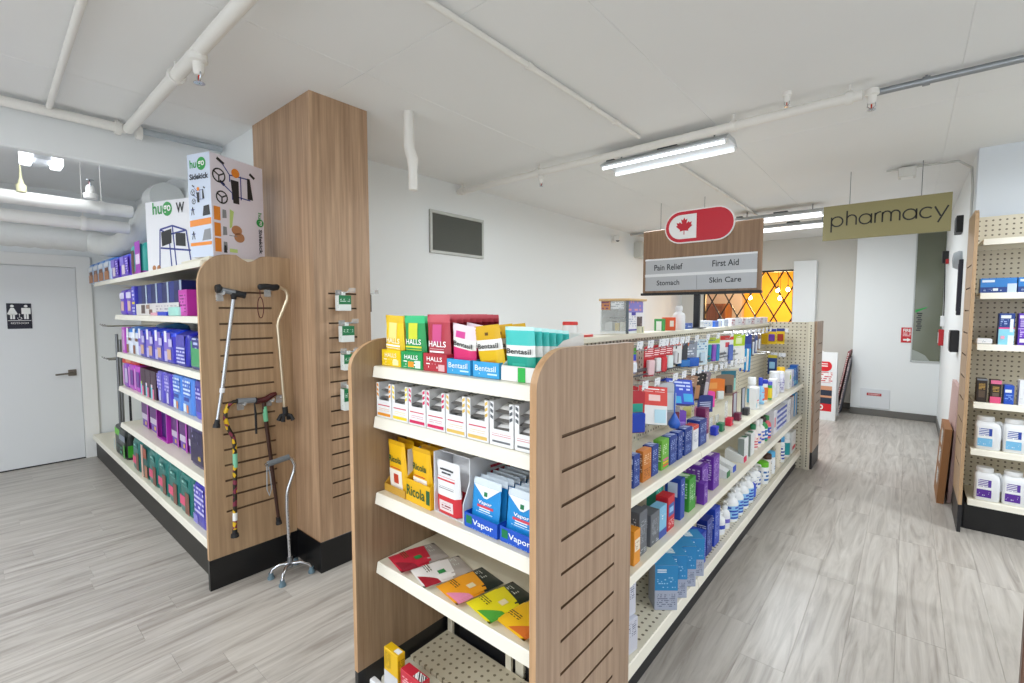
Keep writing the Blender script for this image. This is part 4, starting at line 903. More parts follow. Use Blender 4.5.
for (y, c, nm, hh) in ((2.95, '#2B3FC8', 'blue', .10), (3.07, '#2F7F58', 'green', .095), (3.26, '#D9304A', 'red', .15), (3.46, '#6E1E40', 'burgundy', .18), (3.68, '#3a3b40', 'charcoal', .187)):
    y *= KG; w = .055
    o = MB().cbox(-w / 2, w / 2, 0, .035, 0, .05, .003).build('lipstick_tester', mat(c), None, (-.812, y, ZA), R90); tag(o, nm + ' tester block with a clear pane on the upper side shelf', 'tester')
    MB().quad((w * .05, -.0006, .012), (w * .42, -.0006, .012), (w * .42, -.0006, .036), (w * .05, -.0006, .036)).build('front_print', fine('#1e1e22', '#b0b4bc', .008, .6), o)
    f = MB().cbox(-w / 2, w / 2, .037, .04, .0, hh, .001)
    if nm in ('burgundy', 'charcoal'):
        fm = MB(); t_ = .006
        fm.cbox(-w * .75, -w * .75 + t_, .036, .043, 0, hh, .001).cbox(w * .75 - t_, w * .75, .036, .043, 0, hh, .001).cbox(-w * .75 + t_, w * .75 - t_, .036, .043, hh - t_, hh, .001)
        fm.build('frame', mat(c), o); MB().box(-w * .75 + t_, w * .75 - t_, .038, .041, .0, hh - t_).build('pane', mat('#b4b8c4', .3), o)
    else: f.build('pane', CLEAR, o)
def gb(label, y, r, h, z, body, cap, cf=.22, lab=None, kind='round', x=-.85, **k): return bottle(k.pop('name', 'bottle'), label, 'bottle', (x, y * KG, z), r, h * KG, body, cap, cf, lab, kind, rz=-.6, **k)
gc('white carton with red print on the upper side shelf beside the spray cans', 3.99, .09, .05, .17, ZA, '#EEF0F2', pr=[(.25, .75, .3, .45, fnt('#EEF0F2', '#e02f50', .02, .8)), (0, .16, .1, .3, '#4ab8d8')])
gb('white spray can with a light blue collar on the upper side shelf', 4.1, .032, .225, ZA, '#EEF1F4', '#F4F6F8', .25, '#58B8E4', 'spray', x=-.89)
gb('light blue bottle with a royal blue cap on the upper side shelf', 4.2, .028, .215, ZA, '#8CC4EC', '#2340C0', .3, fnt('#9fd0f0', '#e04a66', .03, .5), x=-.85)
gb('white and orange bottle with a wide blue cap on the upper side shelf', 4.33, .026, .185, ZA, '#F2F2F0', '#1E32B8', .18, '#E8762A', 'tube')
gb('small green and yellow bottle with a violet cap on the upper side shelf', 4.46, .018, .155, ZA, '#2EA04E', '#5a60c8', .2, '#E8D030', 'tube', x=-.835)
gc('white carton, left of the tall white jars on the upper side shelf', 4.66, .09, .06, .16, ZA, '#E6E9F2', pr=[(.1, .9, .1, .9, fnt('#E6E9F2', '#a7aecb', .012, .4))])
gb('tall white jar on the upper side shelf before the yellow capped bottle', 4.82, .04, .205, ZA, '#EDEFF6', '#F2F4F8', .12, fnt('#EDEFF6', '#9aa2c2', .014, .4), 'jar', x=-.87)
gb('second tall white jar with a violet edge on the upper side shelf', 4.95, .036, .195, ZA, '#E4E5F2', '#F2F4F8', .12, fnt('#dfe0f0', '#6a62b0', .014, .5), 'jar', x=-.85)
gb('white bottle with a yellow cap on the upper side shelf', 5.1, .034, .22, ZA, '#ECEDE6', '#F2C21A', .25, '#d8dae6', 'jar', x=-.87)
gc('white carton with lime dot on the upper side shelf', 5.29, .11, .06, .165, ZA, '#F0F2F2', pr=[(.2, .7, .55, .8, '#B4D422'), (.1, .9, .1, .4, fnt('#F0F2F2', '#4a70b8', .012, .5))])
gc('white and violet carton on the upper side shelf near the far end', 5.42, .08, .06, .17, ZA, '#E8E6F2', pr=[(.0, .4, 0, 1, '#5A62B8'), (.5, .9, .3, .6, '#7cc0e8')])
gc('blue carton on the upper side shelf, next to last before the far end', 5.53, .08, .06, .175, ZA, '#2B78C8', pr=[(.1, .9, .5, .9, fnt('#2B78C8', '#d8ecfb', .012, .5)), (0, 1, .1, .3, '#7CCFE8')])
gc('tall blue carton on the upper side shelf, last before the far end', 5.66, .1, .06, .20, ZA, '#1F5FB4', pr=[(.1, .9, .5, .9, fnt('#1F5FB4', '#d8ecfb', .012, .5)), (0, 1, .0, .2, '#58B0E0')])
# middle shelf
gc('small orange carton on the middle side shelf against the wood end panel', 1.857, .06, .045, .15, ZB, '#E8962A', pr=[(.1, .9, .4, .75, '#F0E4D0'), (.15, .85, .45, .7, fnt('#F0E4D0', '#a05a18', .009, .5))], x=-.80)
GR = '#62666E'
for (y1, w, h, nm) in ((1.955, .08, .2, 'tall'), (2.095, .10, .15, 'short')):
    gc(nm + ' grey carton near the wood end panel on the middle side shelf', y1, w, .075, h, ZB, GR, pr=[(.15, .85, .3, .8, fnt(GR, '#a9aeb6', .009, .5)), (.1, .9, .05, .15, fnt(GR, '#c9ccd2', .008, .5))], side=[(.2, .8, .6, .85, fnt('#565A62', '#c9ccd2', .012, .5))])
gc('light blue carton on the middle side shelf beside the grey ones', 2.18, .09, .05, .15, ZB, '#7FC0E4', pr=[(0, 1, 0, .25, '#2A4CA8'), (.2, .8, .6, .85, fnt('#7FC0E4', '#ffffff', .012, .5))], side=[(0, 1, .55, .8, '#d8eef8')])
gc('red carton with a blue emblem on the middle side shelf', 2.28, .085, .06, .17, ZB, '#C8202E', pr=[(.1, .9, .42, .78, '#2A5CB0'), (.2, .8, .52, .68, '#8fc4e8'), (.1, .9, .1, .32, fnt('#C8202E', '#f5c9cc', .009, .5))])
gc('teal carton standing behind the red one on the middle side shelf', 2.36, .09, .05, .19, ZB, '#3FB49A', pr=[(.1, .9, .3, .9, fnt('#3FB49A', '#d0efe6', .012, .4))], x=-.90)
gc('slim royal blue carton on the middle side shelf', 2.42, .06, .08, .215, ZB, '#2347A8', pr=[(.2, .8, .6, .9, fnt('#2347A8', '#c9d6f6', .012, .5))], side=[(.2, .8, .55, .9, '#C9D8F2')])
gc('green carton with deep sides on the middle side shelf', 2.585, .1, .11, .18, ZB, '#3E9A36', pr=[(.1, .9, .3, .85, fnt('#3E9A36', '#cfeac8', .012, .5))], side=[(.1, .9, .4, .9, fnt('#4FAE44', '#e0f4dc', .014, .5))], top=[(.2, .8, .2, .8, fnt('#4FAE44', '#e0f4dc', .014, .5))])
PU = '#6A2FA8'
gc('small violet carton in front of the larger violet ones on the middle side shelf', 2.70, .062, .04, .12, ZB, PU, pr=[(.15, .85, .3, .85, fnt(PU, '#d8c4f0', .009, .5))], x=-.785)
gc('violet carton on the middle side shelf beside the green one', 2.853, .11, .12, .18, ZB, PU, pr=[(.1, .9, .3, .9, fnt(PU, '#c8aee8', .01, .5))], side=[(.1, .9, .3, .9, fnt('#7C46B6', '#e2d3f4', .014, .5))], top=[(.2, .8, .2, .8, '#E9DDF6')], x=-.83)
gc('larger violet carton on the middle side shelf, farther from the wood panel', 3.008, .115, .12, .205, ZB, PU, pr=[(.1, .9, .2, .9, fnt(PU, '#c8aee8', .01, .5))], side=[(.1, .9, .3, .9, fnt('#7C46B6', '#e2d3f4', .014, .5))], top=[(.2, .8, .2, .8, '#E9DDF6')])
for (y, c, nm) in ((3.19, '#3A7F50', 'green'), (3.33, '#2B50C0', 'blue'), (3.6, '#E02A60', 'pink')):
    o = tag(MB().prism([(0, 0), (.12, 0), (.12, .07), (.11, .085), (.0, .04)], -.035, .035, 'x').build('shelf_pusher', mat('#E9ECEE', .3), None, (-.81, y * KG, ZB), R90), 'sloped white pusher tray with a %s front tag on the middle side shelf' % nm, 'tray')
    MB().cbox(-.03, .03, -.004, -.0005, .004, .042, .001).build('front_tag', mat(c), o)
for (y1, nm) in ((3.70, 'nearer'), (3.88, 'farther')):
    gc('slim white carton on the middle side shelf, %s of the pair beside the pink tag' % nm, y1, .115, .04, .17, ZB, '#E8EBEC', pr=[(.15, .85, .2, .85, fnt('#E8EBEC', '#b3bac0', .014, .4))], top=[(.5, .9, .1, .9, '#1f7a58')], side=[(0, 1, 0, 1, '#8f9a98')])
for (y, b_, c_, l_, nm, h) in ((3.99, '#F0E6E6', '#1F7A50', fnt('#f2dcd8', '#d05a6a', .02, .6), 'white and pink bottle with a green cap', .2), (4.1, '#EEE9E6', '#F0F0EE', fnt('#e6d6d2', '#2b54c8', .03, .5), 'white bottle with blue print', .215), (4.22, '#F4EFEC', '#E8E9EA', fnt('#f0e4e0', '#2a50c0', .03, .55), 'cream bottle with a blue label foot', .2), (4.33, '#2C9A54', '#3a2a2e', fnt('#2C6ab8', '#e8f0f4', .03, .5), 'green bottle with a dark cap', .2), (4.45, '#E25A66', '#3a8a52', fnt('#2b58b8', '#ffd8da', .03, .5), 'red and blue bottle', .19)):
    gb(nm + ' on the middle side shelf', y, .036, h, ZB, b_, c_, .2, l_)
gc('white carton upright before the long blue and white boxes on the middle side shelf', 4.68, .12, .07, .215, ZB, '#E6E6EE', pr=[(.1, .5, .3, .7, '#E47a8a'), (.6, .9, .1, .9, fnt('#E6E6EE', '#9aa2c8', .014, .5))])
for k in range(4):
    carton('toothpaste_box', 'long blue and white box on the middle side shelf, %s of the stack' % ('lowest', 'second', 'third', 'topmost')[k], 'box', (-.815, 4.62, ZB + .046 * k), R90, .44, .05, .045, '#E9EBF4', pr=[(0, 1, .5, 1, '#2A48B0'), (.05, .95, .1, .4, fnt('#E9EBF4', '#3a58b8', .014, .5))], side=[(0, 1, .5, 1, '#2A48B0')], group='stacked long boxes')
gc('white carton just beyond the stacked long boxes on the middle side shelf', 5.3, .13, .06, .22, ZB, '#E4E7EE', pr=[(.2, .9, .3, .8, fnt('#E4E7EE', '#7a86b8', .016, .5))])
gc('grey white carton beside the far blue one on the middle side shelf', 5.48, .11, .06, .225, ZB, '#C8C6CC', pr=[(.2, .9, .5, .8, fnt('#C8C6CC', '#8a8088', .016, .5))], top=[(0, 1, 0, 1, '#9a5a5e')])
gc('blue carton at the far end of the middle side shelf', 5.66, .13, .06, .235, ZB, '#2F9AD8', pr=[(.0, .5, 0, 1, '#C9CDD4'), (.5, 1, .0, .2, '#1f78c0')])
# base deck
for k, (z, nm) in enumerate(((0, 'lower'), (.142, 'upper'))):
    carton('shipping_carton', '%s of two pale grey printed cartons on the base deck against the wood panel' % nm, 'carton', (-.80 - .015 * k, 1.66 + .01 * k, ZCc + z), R90 - .15, .13, .06, .14, '#C9CAD6', pr=[(.1, .9, .5, .92, fnt('#C9CAD6', '#6a6f86', .009, .5)), (.06, .3, .06, .4, fnt('#d4d5de', '#22242a', .012, .6)), (.1, .3, .72, .86, '#5a8ac8')])
for k in range(4):
    y = 2.01 + .122 * k
    carton('care_carton', 'sky blue and grey carton on the base deck, %s of four from the wood panel' % ORD[k], 'carton', (-.80, y + .03, ZCc), math.radians(40), .105, .1, .215 - .004 * k, '#A9B0C4', pr=[(0, 1, .44, 1, '#2C86C0'), (.1, .5, .82, .92, fnt('#2C86C0', '#e8f4fb', .01, .7)), (.1, .9, .5, .75, fnt('#2C86C0', '#a8d4ee', .009, .4)), (.1, .9, .08, .38, fnt('#A9B0C4', '#6b7088', .009, .5))], top=[(0, 1, 0, 1, '#3A94CC'), (.1, .5, .2, .7, fnt('#3A94CC', '#e8f4fb', .01, .6))], right=[(0, 1, .44, 1, '#2478B0')], group='sky blue cartons on the base deck')
gc('deep blue carton behind the last sky blue one on the base deck', 2.745, .12, .1, .19, ZCc, '#1F3FB0', pr=[(.1, .9, .2, .9, fnt('#1F3FB0', '#8ea6ea', .012, .5))], top=[(.1, .9, .1, .9, fnt('#2C55C8', '#c9d8fa', .014, .5))], x=-.80)
gc('navy carton before the royal blue one on the base deck', 2.905, .1, .06, .215, ZCc, '#1C2F86', pr=[(.1, .9, .2, .9, fnt('#1C2F86', '#8ea0e0', .012, .5))], side=[(.1, .9, .5, .85, fnt('#2a3f98', '#dfe6fb', .012, .5))])
gc('royal blue carton just before the pump bottles on the base deck', 3.05, .1, .06, .235, ZCc, '#2444B8', pr=[(.1, .9, .2, .9, fnt('#2444B8', '#9eb2f0', .012, .5))], side=[(.1, .9, .5, .85, fnt('#3556c8', '#e4eafc', .012, .5))])
LB = fnt('#8FC4EE', '#2348b8', .022, .55)
for (y, h, nm, l2, r) in ((3.16, .16, 'small white pump bottle with blue and red label', '#2a48b8', .03), (3.27, .17, 'small white pump bottle with a violet label', '#6a62c0', .03), (3.42, .215, 'white lotion pump bottle, nearest of the tall row', None, .042), (3.55, .22, 'white lotion pump bottle, second of the tall row', None, .042), (3.70, .22, 'white lotion pump bottle, third of the tall row', None, .042), (3.84, .22, 'white lotion pump bottle, fourth of the tall row', None, .042)):
    pump_bottle(nm + ' on the base deck', (-.845, y * KG, ZCc), r, h * KG * 1.12, LB if l2 is None else '#E9ECF2', rz=-.8, lab2=l2, group='lotion pump bottles' if l2 is None else None)
gb('royal blue bottle leaning among the pump bottles on the base deck', 3.98, .036, .15, ZCc, '#2748C4', '#E8EBF0', .2, '#3a64d8')
for (y, nm) in ((4.08, 'nearer'), (4.2, 'farther')): pump_bottle('stout white pump bottle, %s one beside the green capped bottle' % nm, (-.87, y * KG, ZCc), .046, .2, fnt('#F0F2F4', '#3a58b0', .03, .5), rz=-.4)
gb('white bottle with a bright green cap on the base deck', 4.36, .046, .185, ZCc, '#EFF1F2', '#6CC22E', .22, fnt('#F0F2F4', '#2a6ab0', .03, .5), 'jar')
gb('white bottle with a dark brown cap, nearer one on the base deck', 4.53, .034, .21, ZCc, '#EAE6E0', '#4a2e22', .2, fnt('#EAE6E0', '#9a8a6a', .02, .4), 'tube')
gb('white bottle with a sky blue cap on the base deck', 4.68, .034, .2, ZCc, '#EEF1F4', '#5AB0E0', .25, fnt('#EEF1F4', '#4a70b0', .02, .4), 'tube')
gb('cream bottle with a dark brown cap, farther one on the base deck', 4.9, .036, .285, ZCc, '#E6DECE', '#3f2a22', .16, fnt('#E6DECE', '#8a7a56', .02, .4), 'tube')
gb('white bottle with a blue stripe on the base deck', 5.1, .034, .25, ZCc, '#F0F2F4', '#4aa0d8', .2, fnt('#EEF1F4', '#2340a8', .03, .6), 'spray')
gb('white and teal bottle on the base deck', 5.33, .04, .24, ZCc, '#F0F2F4', '#E8EEF0', .25, '#25A0A8', 'spray')
gc('white carton with red print at the far end of the base deck', 5.66, .2, .06, .215, ZCc, '#EEF0F2', pr=[(.1, .95, .15, .32, '#D84058'), (.2, .8, .55, .8, fnt('#EEF0F2', '#8a90a8', .02, .4))])

# ------------------------------------------------------------------ products hanging on the gondola pegs (facing the aisle)
def hg(label, y, w, h, col, items=(), pr=(), z=1.382, x=-.98, txt=(), name='hanging_pack', rz=None, tilt=.03, group=None):
    rz = R90 - (.3 if z > 1.3 else .65) if rz is None else rz
    return hang(name, label, 'pack', (x, y, z), rz, w, h, col, items, pr, txt, group, tilt)
hg('blue, green and white hanging pack beside the wood end panel', 2.0, .085, .12, '#2A46C0', [(.1, .9, .05, .45, .02, '#E8EDF4')], [(0, 1, .75, 1, '#5FAE3A'), (.5, 1, .1, .5, '#EBC4C6'), (.3, .55, .0, .4, '#3f8fd0')])
hg('small blue hanging pack behind the first one beside the wood panel', 2.08, .07, .12, '#3050C8', [(.1, .9, .1, .6, .02, '#d8e4f4')], [(0, 1, .7, 1, '#78b83a')], x=-1.04)
for k, (y, w, h, it) in enumerate(((2.215, .075, .155, '#E8C8CC'), (2.30, .06, .145, '#E9EAEA'), (2.375, .07, .15, '#D8323C'), (2.455, .075, .14, '#DFEDEA'))):
    hg('red hanging pack, %s of the red row on the upper pegs' % ORD[k], y, w, h, '#C2212C', [(.2, .8, .06, .55, .022, it)], [(.1, .9, .62, .9, fnt('#C2212C', '#f8d4d6', .011, .6))], group='red hanging packs')
hg('white hanging pack with two black dots and an orange strip on the upper pegs', 2.56, .11, .12, '#E9E9E8', [(.25, .5, .05, .6, .02, '#d8d8da')], [(.2, .3, .7, .82, '#222226'), (.5, .6, .7, .82, '#222226'), (0, .9, .84, 1, '#E2562A'), (.55, .75, .05, .5, '#4a3a34')])
hg('black hanging pack with orange top behind the white one on the upper pegs', 2.66, .1, .15, '#3a3d44', [(.1, .9, .05, .3, .03, '#2F7AC8')], [(.1, .5, .7, .95, '#E4622E')])
hg('grey and blue hanging pack on the upper pegs', 2.79, .13, .155, '#8E96A4', [(.15, .85, .02, .35, .035, '#1F5FC0')], [(.1, .4, .8, 1, '#E8762E'), (.2, .8, .4, .75, fnt('#8E96A4', '#e4e8ee', .016, .5))])
hg('pale blue hanging pack with an orange spot on the upper pegs', 3.0, .12, .165, '#D4E4EC', [(.3, .7, .1, .5, .012, '#C2D8E8')], [(.5, .75, .35, .5, '#E89A3A'), (.1, .9, .6, .9, fnt('#D4E4EC', '#5a90c0', .016, .5))])
hg('lime topped hanging pack with purple and teal brushes on the upper pegs', 3.21, .15, .16, '#E2E8E0', [(.12, .3, .02, .72, .015, '#2FA0B0'), (.36, .62, .02, .72, .018, '#8A58C0'), (.68, .9, .02, .72, .015, '#2F8FC0')], [(0, 1, .76, 1, '#B9CC3A')])
hg('white hanging pack with a red top on the upper pegs', 3.52, .16, .215, '#E9EAEC', [(.6, .9, .05, .7, .015, '#5A74C0')], [(0, 1, .86, 1, '#D83A34'), (.4, .7, .62, .78, '#D04A58'), (.1, .5, .1, .5, fnt('#E9EAEC', '#a8adb8', .016, .4))])
hg('large white hanging pack with a bright lime top on the upper pegs', 3.79, .2, .26, '#EDEEEA', [(.3, .7, .05, .6, .012, '#F4F4F4')], [(0, 1, .66, 1, '#B6D81E'), (.4, .8, .72, .9, '#E6F0B8')])
for k, (y, h) in enumerate(((3.99, .30), (4.12, .32))):
    hg('tall blue toothbrush pack, %s of the pair on the upper pegs' % ('nearer', 'farther')[k], y, .085, h, '#1F57B4', [(.2, .45, .04, .6, .014, '#EAEAE6'), (.58, .8, .04, .6, .014, '#28A0D8')], [(0, 1, .72, 1, '#1B3590'), (.25, .45, .0, .16, '#E2C020')], group='toothbrush packs')
for k, (y, c) in enumerate(((4.26, '#4a4a5a'), (4.36, '#2E4A90'), (4.46, '#8a6a4a'))):
    hg(('slim charcoal', 'slim navy', 'slim brown')[k] + ' hanging pack on the upper pegs past the toothbrushes', y, .05, .2 - .02 * k, c, [(.3, .7, .06, .6, .012, '#c8ccd4')], [(.1, .9, .72, .95, fnt(c, '#e0d0c0', .012, .5))])
# second row
def big(label, loc, rz, tilt, w, d, h, col, pr, side, top):
    o = carton('hanging_carton', label, 'carton', loc, 0, w, d, h, col, pr, side, top); o.rotation_euler = (tilt, .12, rz); return o
big('large white and red bandage carton hanging tilted from the lower pegs', (-.875, 2.03, 1.055), .95, -.22, .15, .12, .175, '#E9EAEC', [(0, 1, .5, 1, '#D8443E'), (.35, .75, .62, .78, '#f4cfcc'), (.1, .9, .86, .94, fnt('#D8443E', '#ffffff', .016, .6)), (.55, .95, .05, .4, '#B9DCEC')], [(.1, .9, .1, .9, '#CDD2D6')], [(0, 1, 0, 1, '#D8443E'), (.2, .8, .3, .7, fnt('#D8443E', '#ffffff', .02, .6))])
hg('red and blue hanging pack half hidden behind the wood end panel', 1.9, .09, .19, '#B8323C', [(.1, .9, .05, .5, .03, '#2a48b8')], [(.1, .9, .5, .7, '#2fa08a')], z=1.205, x=-.90)
hg('red hanging pack behind the large white and red carton', 1.98, .08, .14, '#C63038', [(.2, .8, .1, .6, .02, '#b02028')], z=1.21, x=-.96)
big('royal blue box with bright blue discs hanging on the lower pegs', (-.87, 2.37, 1.10), 1.0, -.35, .16, .05, .13, '#2348C8', [(.1, .5, .02, .3, '#2FA6E0'), (.6, .95, .1, .42, '#2FA6E0'), (.1, .9, .5, .9, fnt('#2348C8', '#c9d6fa', .018, .55))], [(.1, .9, .1, .9, '#C4C8CE')], [(0, 1, 0, 1, '#2C54D0')])
hg('light grey hanging box beside the royal blue one on the lower pegs', 2.25, .09, .15, '#BFC3C8', [(.1, .9, .1, .7, .03, '#CBD0D4')], z=1.2, x=-.90)
o = tag(MB().lathe([(.004, .075), (.012, .06), (.028, .03), (.03, .016), (.02, 0)], 12).build('bulb_syringe', mat('#2C62C4', .35), None, (-.86, 2.25, 1.0), smooth=60), 'blue drop shaped bulb hanging under the large white and red carton', 'syringe')
MB().tube([(0, 0, .075), (0, 0, .22)], .0035, 6).build('nozzle', mat('#2C62C4', .35), o)
for k, (y, c) in enumerate(((2.56, '#B08A6E'), (2.64, '#2b2628'), (2.71, '#201d22'), (2.79, '#8a7c86'))):
    hg(('tan and black', 'black, nearer', 'black, farther', 'mauve grey')[k] + ' hanging pack on the lower pegs', y, .1, .16, c, [(.15, .85, .1, .6, .018, ('#4a3a34', '#C08A60', '#38343a', '#d0c8d0')[k])], [(.2, .8, .68, .9, fnt(c, '#e8d8c8', .012, .5))], z=1.205, x=-.9, tilt=.2)
hg('navy hanging pack with a pale print below the black ones', 2.74, .1, .1, '#22357E', [], [(.15, .85, .2, .6, fnt('#22357E', '#cfd6ee', .012, .7))], z=1.075, x=-.87)
hg('bright pink hanging pack on the lower pegs', 2.86, .11, .1, '#F04AA8', [(.2, .7, .1, .5, .02, '#F59AC8')], [], z=1.08, x=-.9)
hg('pale pink hanging pack below the bright pink one', 2.80, .07, .07, '#F2A6CC', [(.2, .8, .2, .7, .015, '#f7c8de')], [], z=1.0, x=-.92)
hg('pale yellow small hanging pack between the pink and violet ones', 2.68, .055, .07, '#E8E49A', [(.2, .8, .2, .7, .012, '#d8d47a')], [], z=1.01, x=-.95)
hg('violet small hanging pack under the royal blue box', 2.45, .06, .12, '#7A4FC0', [(.2, .8, .1, .5, .015, '#a88ae0')], [], z=1.03, x=-.9)
hg('grey and maroon hanging pack beneath the royal blue box', 2.38, .085, .10, '#A9A4AA', [(.6, .9, .1, .7, .015, '#7a3444')], [], z=1.06, x=-.92)
hg('lavender small hanging pack in the middle of the lower pegs', 2.6, .05, .07, '#9A7AD0', [(.2, .8, .2, .7, .012, '#b8a0e4')], [], z=1.0, x=-.97)
hg('light blue hanging pack beside the mauve one on the lower pegs', 2.9, .09, .2, '#A8D0EA', [(.1, .9, .1, .6, .015, '#c4e2f4')], [], z=1.2, x=-.94)
hg('orange hanging pack on the lower pegs', 3.15, .14, .135, '#E57A28', [(.55, .9, .0, .4, .02, '#DCE4E0')], [(.1, .6, .5, .8, '#f0a050')], z=1.12, x=-.94)
hg('brown hanging pack with dark oval beside the orange one', 3.36, .14, .15, '#84705E', [(.5, .85, .15, .5, .02, '#4A4440')], [(.1, .4, .1, .5, '#cfc4b0')], z=1.125, x=-.94)
hg('teal topped hanging pack at the far end of the lower pegs', 3.62, .125, .145, '#E2EAEA', [(.35, .7, .05, .55, .012, '#F0F2F2')], [(0, 1, .62, 1, '#1F6E84'), (0, .25, 0, .62, '#2A5A78'), (.75, 1, 0, .62, '#8fd0c8')], z=1.12, x=-.99)
# on the far wing panel
hang('hanging_pack', 'yellow hanging pack on the far pegboard wing', 'pack', (-1.09, 5.2, 1.39), 0, .075, .165, '#E8C41E', [(.1, .9, .1, .6, .02, '#D8AE12')], [(0, 1, .8, 1, '#F2D860')])
hang('hanging_pack', 'yellow hanging pack with a purple disc on the far pegboard wing', 'pack', (-1.02, 5.16, 1.385), 0, .075, .15, '#E2BC20', [(.15, .85, .2, .65, .02, '#6A3FA0')], [(0, 1, .82, 1, '#2A3F98')])
hang('hanging_pack', 'yellow hanging pack with a brown red disc on the far pegboard wing', 'pack', (-.945, 5.16, 1.39), 0, .07, .15, '#E2BC20', [(.15, .85, .2, .65, .02, '#9A3A2A')], [(0, 1, .82, 1, '#24378A')])
hang('hanging_pack', 'dark blue hanging pack with a light blue disc on the far pegboard wing', 'pack', (-1.0, 5.12, 1.13), 0, .08, .19, '#20407E', [(.2, .8, .3, .65, .02, '#8FC0E4')], [(0, 1, .85, 1, '#c8b838')])

# ------------------------------------------------------------------ on top of the gondola
ZT = 1.457
cab = empty('display_cabinet', 'small white display cabinet with a light wood top standing on the gondola', 'cabinet', (-1.19, 2.24, ZT))
MB().cbox(-.082, .074, 0, .2, 0, .012, .001).cbox(-.082, .074, .19, .2, .012, .172, .001).cbox(-.082, -.078, 0, .19, .012, .172, .001).build('body', mat('#EEF2F2', .3), cab)
MB().cbox(-.09, .088, -.008, .208, .172, .184, .002).build('top_board', mat('#D9B784', .45, n=.1, ns=30), cab)
MB().box(-.078, .070, .002, .004, .012, .172).build('front_pane', mat('#f4f8f8', .15, alpha=.25), cab)
MB().cbox(.066, .078, 0, .012, 0, .172, .001).build('corner_post', mat('#5d6870', .4), cab)
MB().cbox(.068, .0735, .012, .195, .0125, .1715, .001).build('side_panel', mat('#F0F0F4', .4), cab)
s = MB(); s.quad((.0742, .014, .11), (.0742, .19, .11), (.0742, .19, .17), (.0742, .014, .17), 0).quad((.0744, .05, .095), (.0744, .1, .095), (.0744, .1, .112), (.0744, .05, .112), 1).quad((.0742, .115, .03), (.0742, .18, .03), (.0742, .18, .088), (.0742, .115, .088), 2).quad((.0742, .014, .014), (.0742, .12, .014), (.0742, .12, .022), (.0742, .014, .022), 1).quad((.0742, .02, .03), (.0742, .105, .03), (.0742, .105, .09), (.0742, .02, .09), 3)
s.build('side_print', [fine('#8C84D0', '#e8a0a8', .02, .45), mat('#4a3fa8'), fine('#5a4a4c', '#d8d0cc', .02, .4), fine('#f4f4f8', '#b8bcd0', .012, .5)], cab)
MB().quad((-.078, .0005, .125), (-.025, .0005, .125), (-.025, .0005, .17), (-.078, .0005, .17)).build('photo_print', fine('#C98A5A', '#7a4a6a', .016, .5), cab)
MB().quad((-.02, .0005, .128), (.055, .0005, .128), (.055, .0005, .168), (-.02, .0005, .168)).build('notice', fine('#E2E6E8', '#aab0b6', .01, .5), cab)
for i, (x, z) in enumerate(((-.01, .08), (.022, .08), (-.01, .06), (.022, .06), (-.05, .06), (-.05, .08))): MB().tube([(x, .19, z), (x, .05, z)], .005, 6).build('peg', mat('#3b4044', .4), cab)
for i, x in enumerate((-.062, -.04, .0, .03, .055)):
    MB().cbox(x - .012, x + .012, .03, .06, .0125, .055 + .006 * (i % 2), .001).build('small_box', mat(('#E4E6E4', '#DDE0E0', '#D8B830', '#E2E0CC', '#E6E4D4')[i]), cab)
carton('carton', 'small cream carton in front of the display cabinet corner on the gondola', 'carton', (-1.095, 2.38, ZT), R90, .05, .03, .035, '#E4E2C4', pr=[(.4, .6, .1, .9, '#8a9478')])
carton('carton', 'green and white carton standing on the gondola', 'carton', (-1.135, 2.7, ZT), .3, .06, .05, .072, '#3A9A4A', pr=[(.2, .7, 0, .8, '#EDEFE8')])
carton('carton', 'orange carton with a white spot standing on the gondola', 'carton', (-1.115, 2.80, ZT), .5, .075, .06, .08, '#E8561E', pr=[(.55, .85, .3, .75, '#F6E6DC')], side=[(.2, .8, .2, .7, '#8aa02a')])
bottle('bottle', 'white plastic bottle standing behind the orange carton on the gondola', 'bottle', (-1.12, 2.97, ZT), .038, .15, '#ECEEF0', '#E6E8EA', .2)
carton('carton', 'flat blue carton beside the black sign post on the gondola', 'carton', (-1.12, 3.12, ZT), R90, .2, .06, .038, '#3F62B4', pr=[(.1, .9, .3, .7, fnt('#3F62B4', '#d0dcf4', .012, .5))])
carton('carton', 'flat white carton just beyond the sign post on the gondola', 'carton', (-1.10, 3.48, ZT), R90, .2, .05, .05, '#E4E9F0', pr=[(.1, .9, .2, .8, fnt('#E4E9F0', '#7aa0d0', .014, .5))])
carton('carton', 'bright blue and white carton beyond the white one on the gondola', 'carton', (-1.10, 3.72, ZT), R90, .17, .05, .045, '#2F6AD0', pr=[(.5, .9, 0, 1, '#E9EEF6')])
carton('carton', 'white carton with pale blue print before the clear boxes on the gondola', 'carton', (-1.10, 3.92, ZT), R90, .12, .05, .055, '#D4DEEC', pr=[(.2, .8, .2, .8, fnt('#D4DEEC', '#6a88c0', .014, .5))])
for k in range(4):
    carton('pill_organizer', 'clear white and pink flat box on the gondola top, %s from the sign post' % ORD[k], 'box', (-1.09, 4.18 + .32 * k, ZT), R90, .30, .05, .062, '#E6E1E4', pr=[(.0, .3, .1, .9, fnt('#E6DADC', '#b05a66', .02, .55)), (.34, .62, .1, .9, '#EEEFF2'), (.66, .97, .2, .8, fnt('#EEEFF2', '#b8bcc8', .02, .5))], group='clear boxes along the gondola top')
bottle('tub', 'white tub with a red lid on the near end of the gondola top', 'tub', (-1.10, 1.68, ZT), .034, .072, '#E9E9E8', '#D8302A', .2, None, 'jar')
o = tag(MB().cbox(-1.15, -1.09, 1.73, 1.86, ZT, ZT + .014, .002).build('ticket_card', mat('#E8C8C4', .5)), 'flat red edged card lying beside the red lidded tub', 'card')
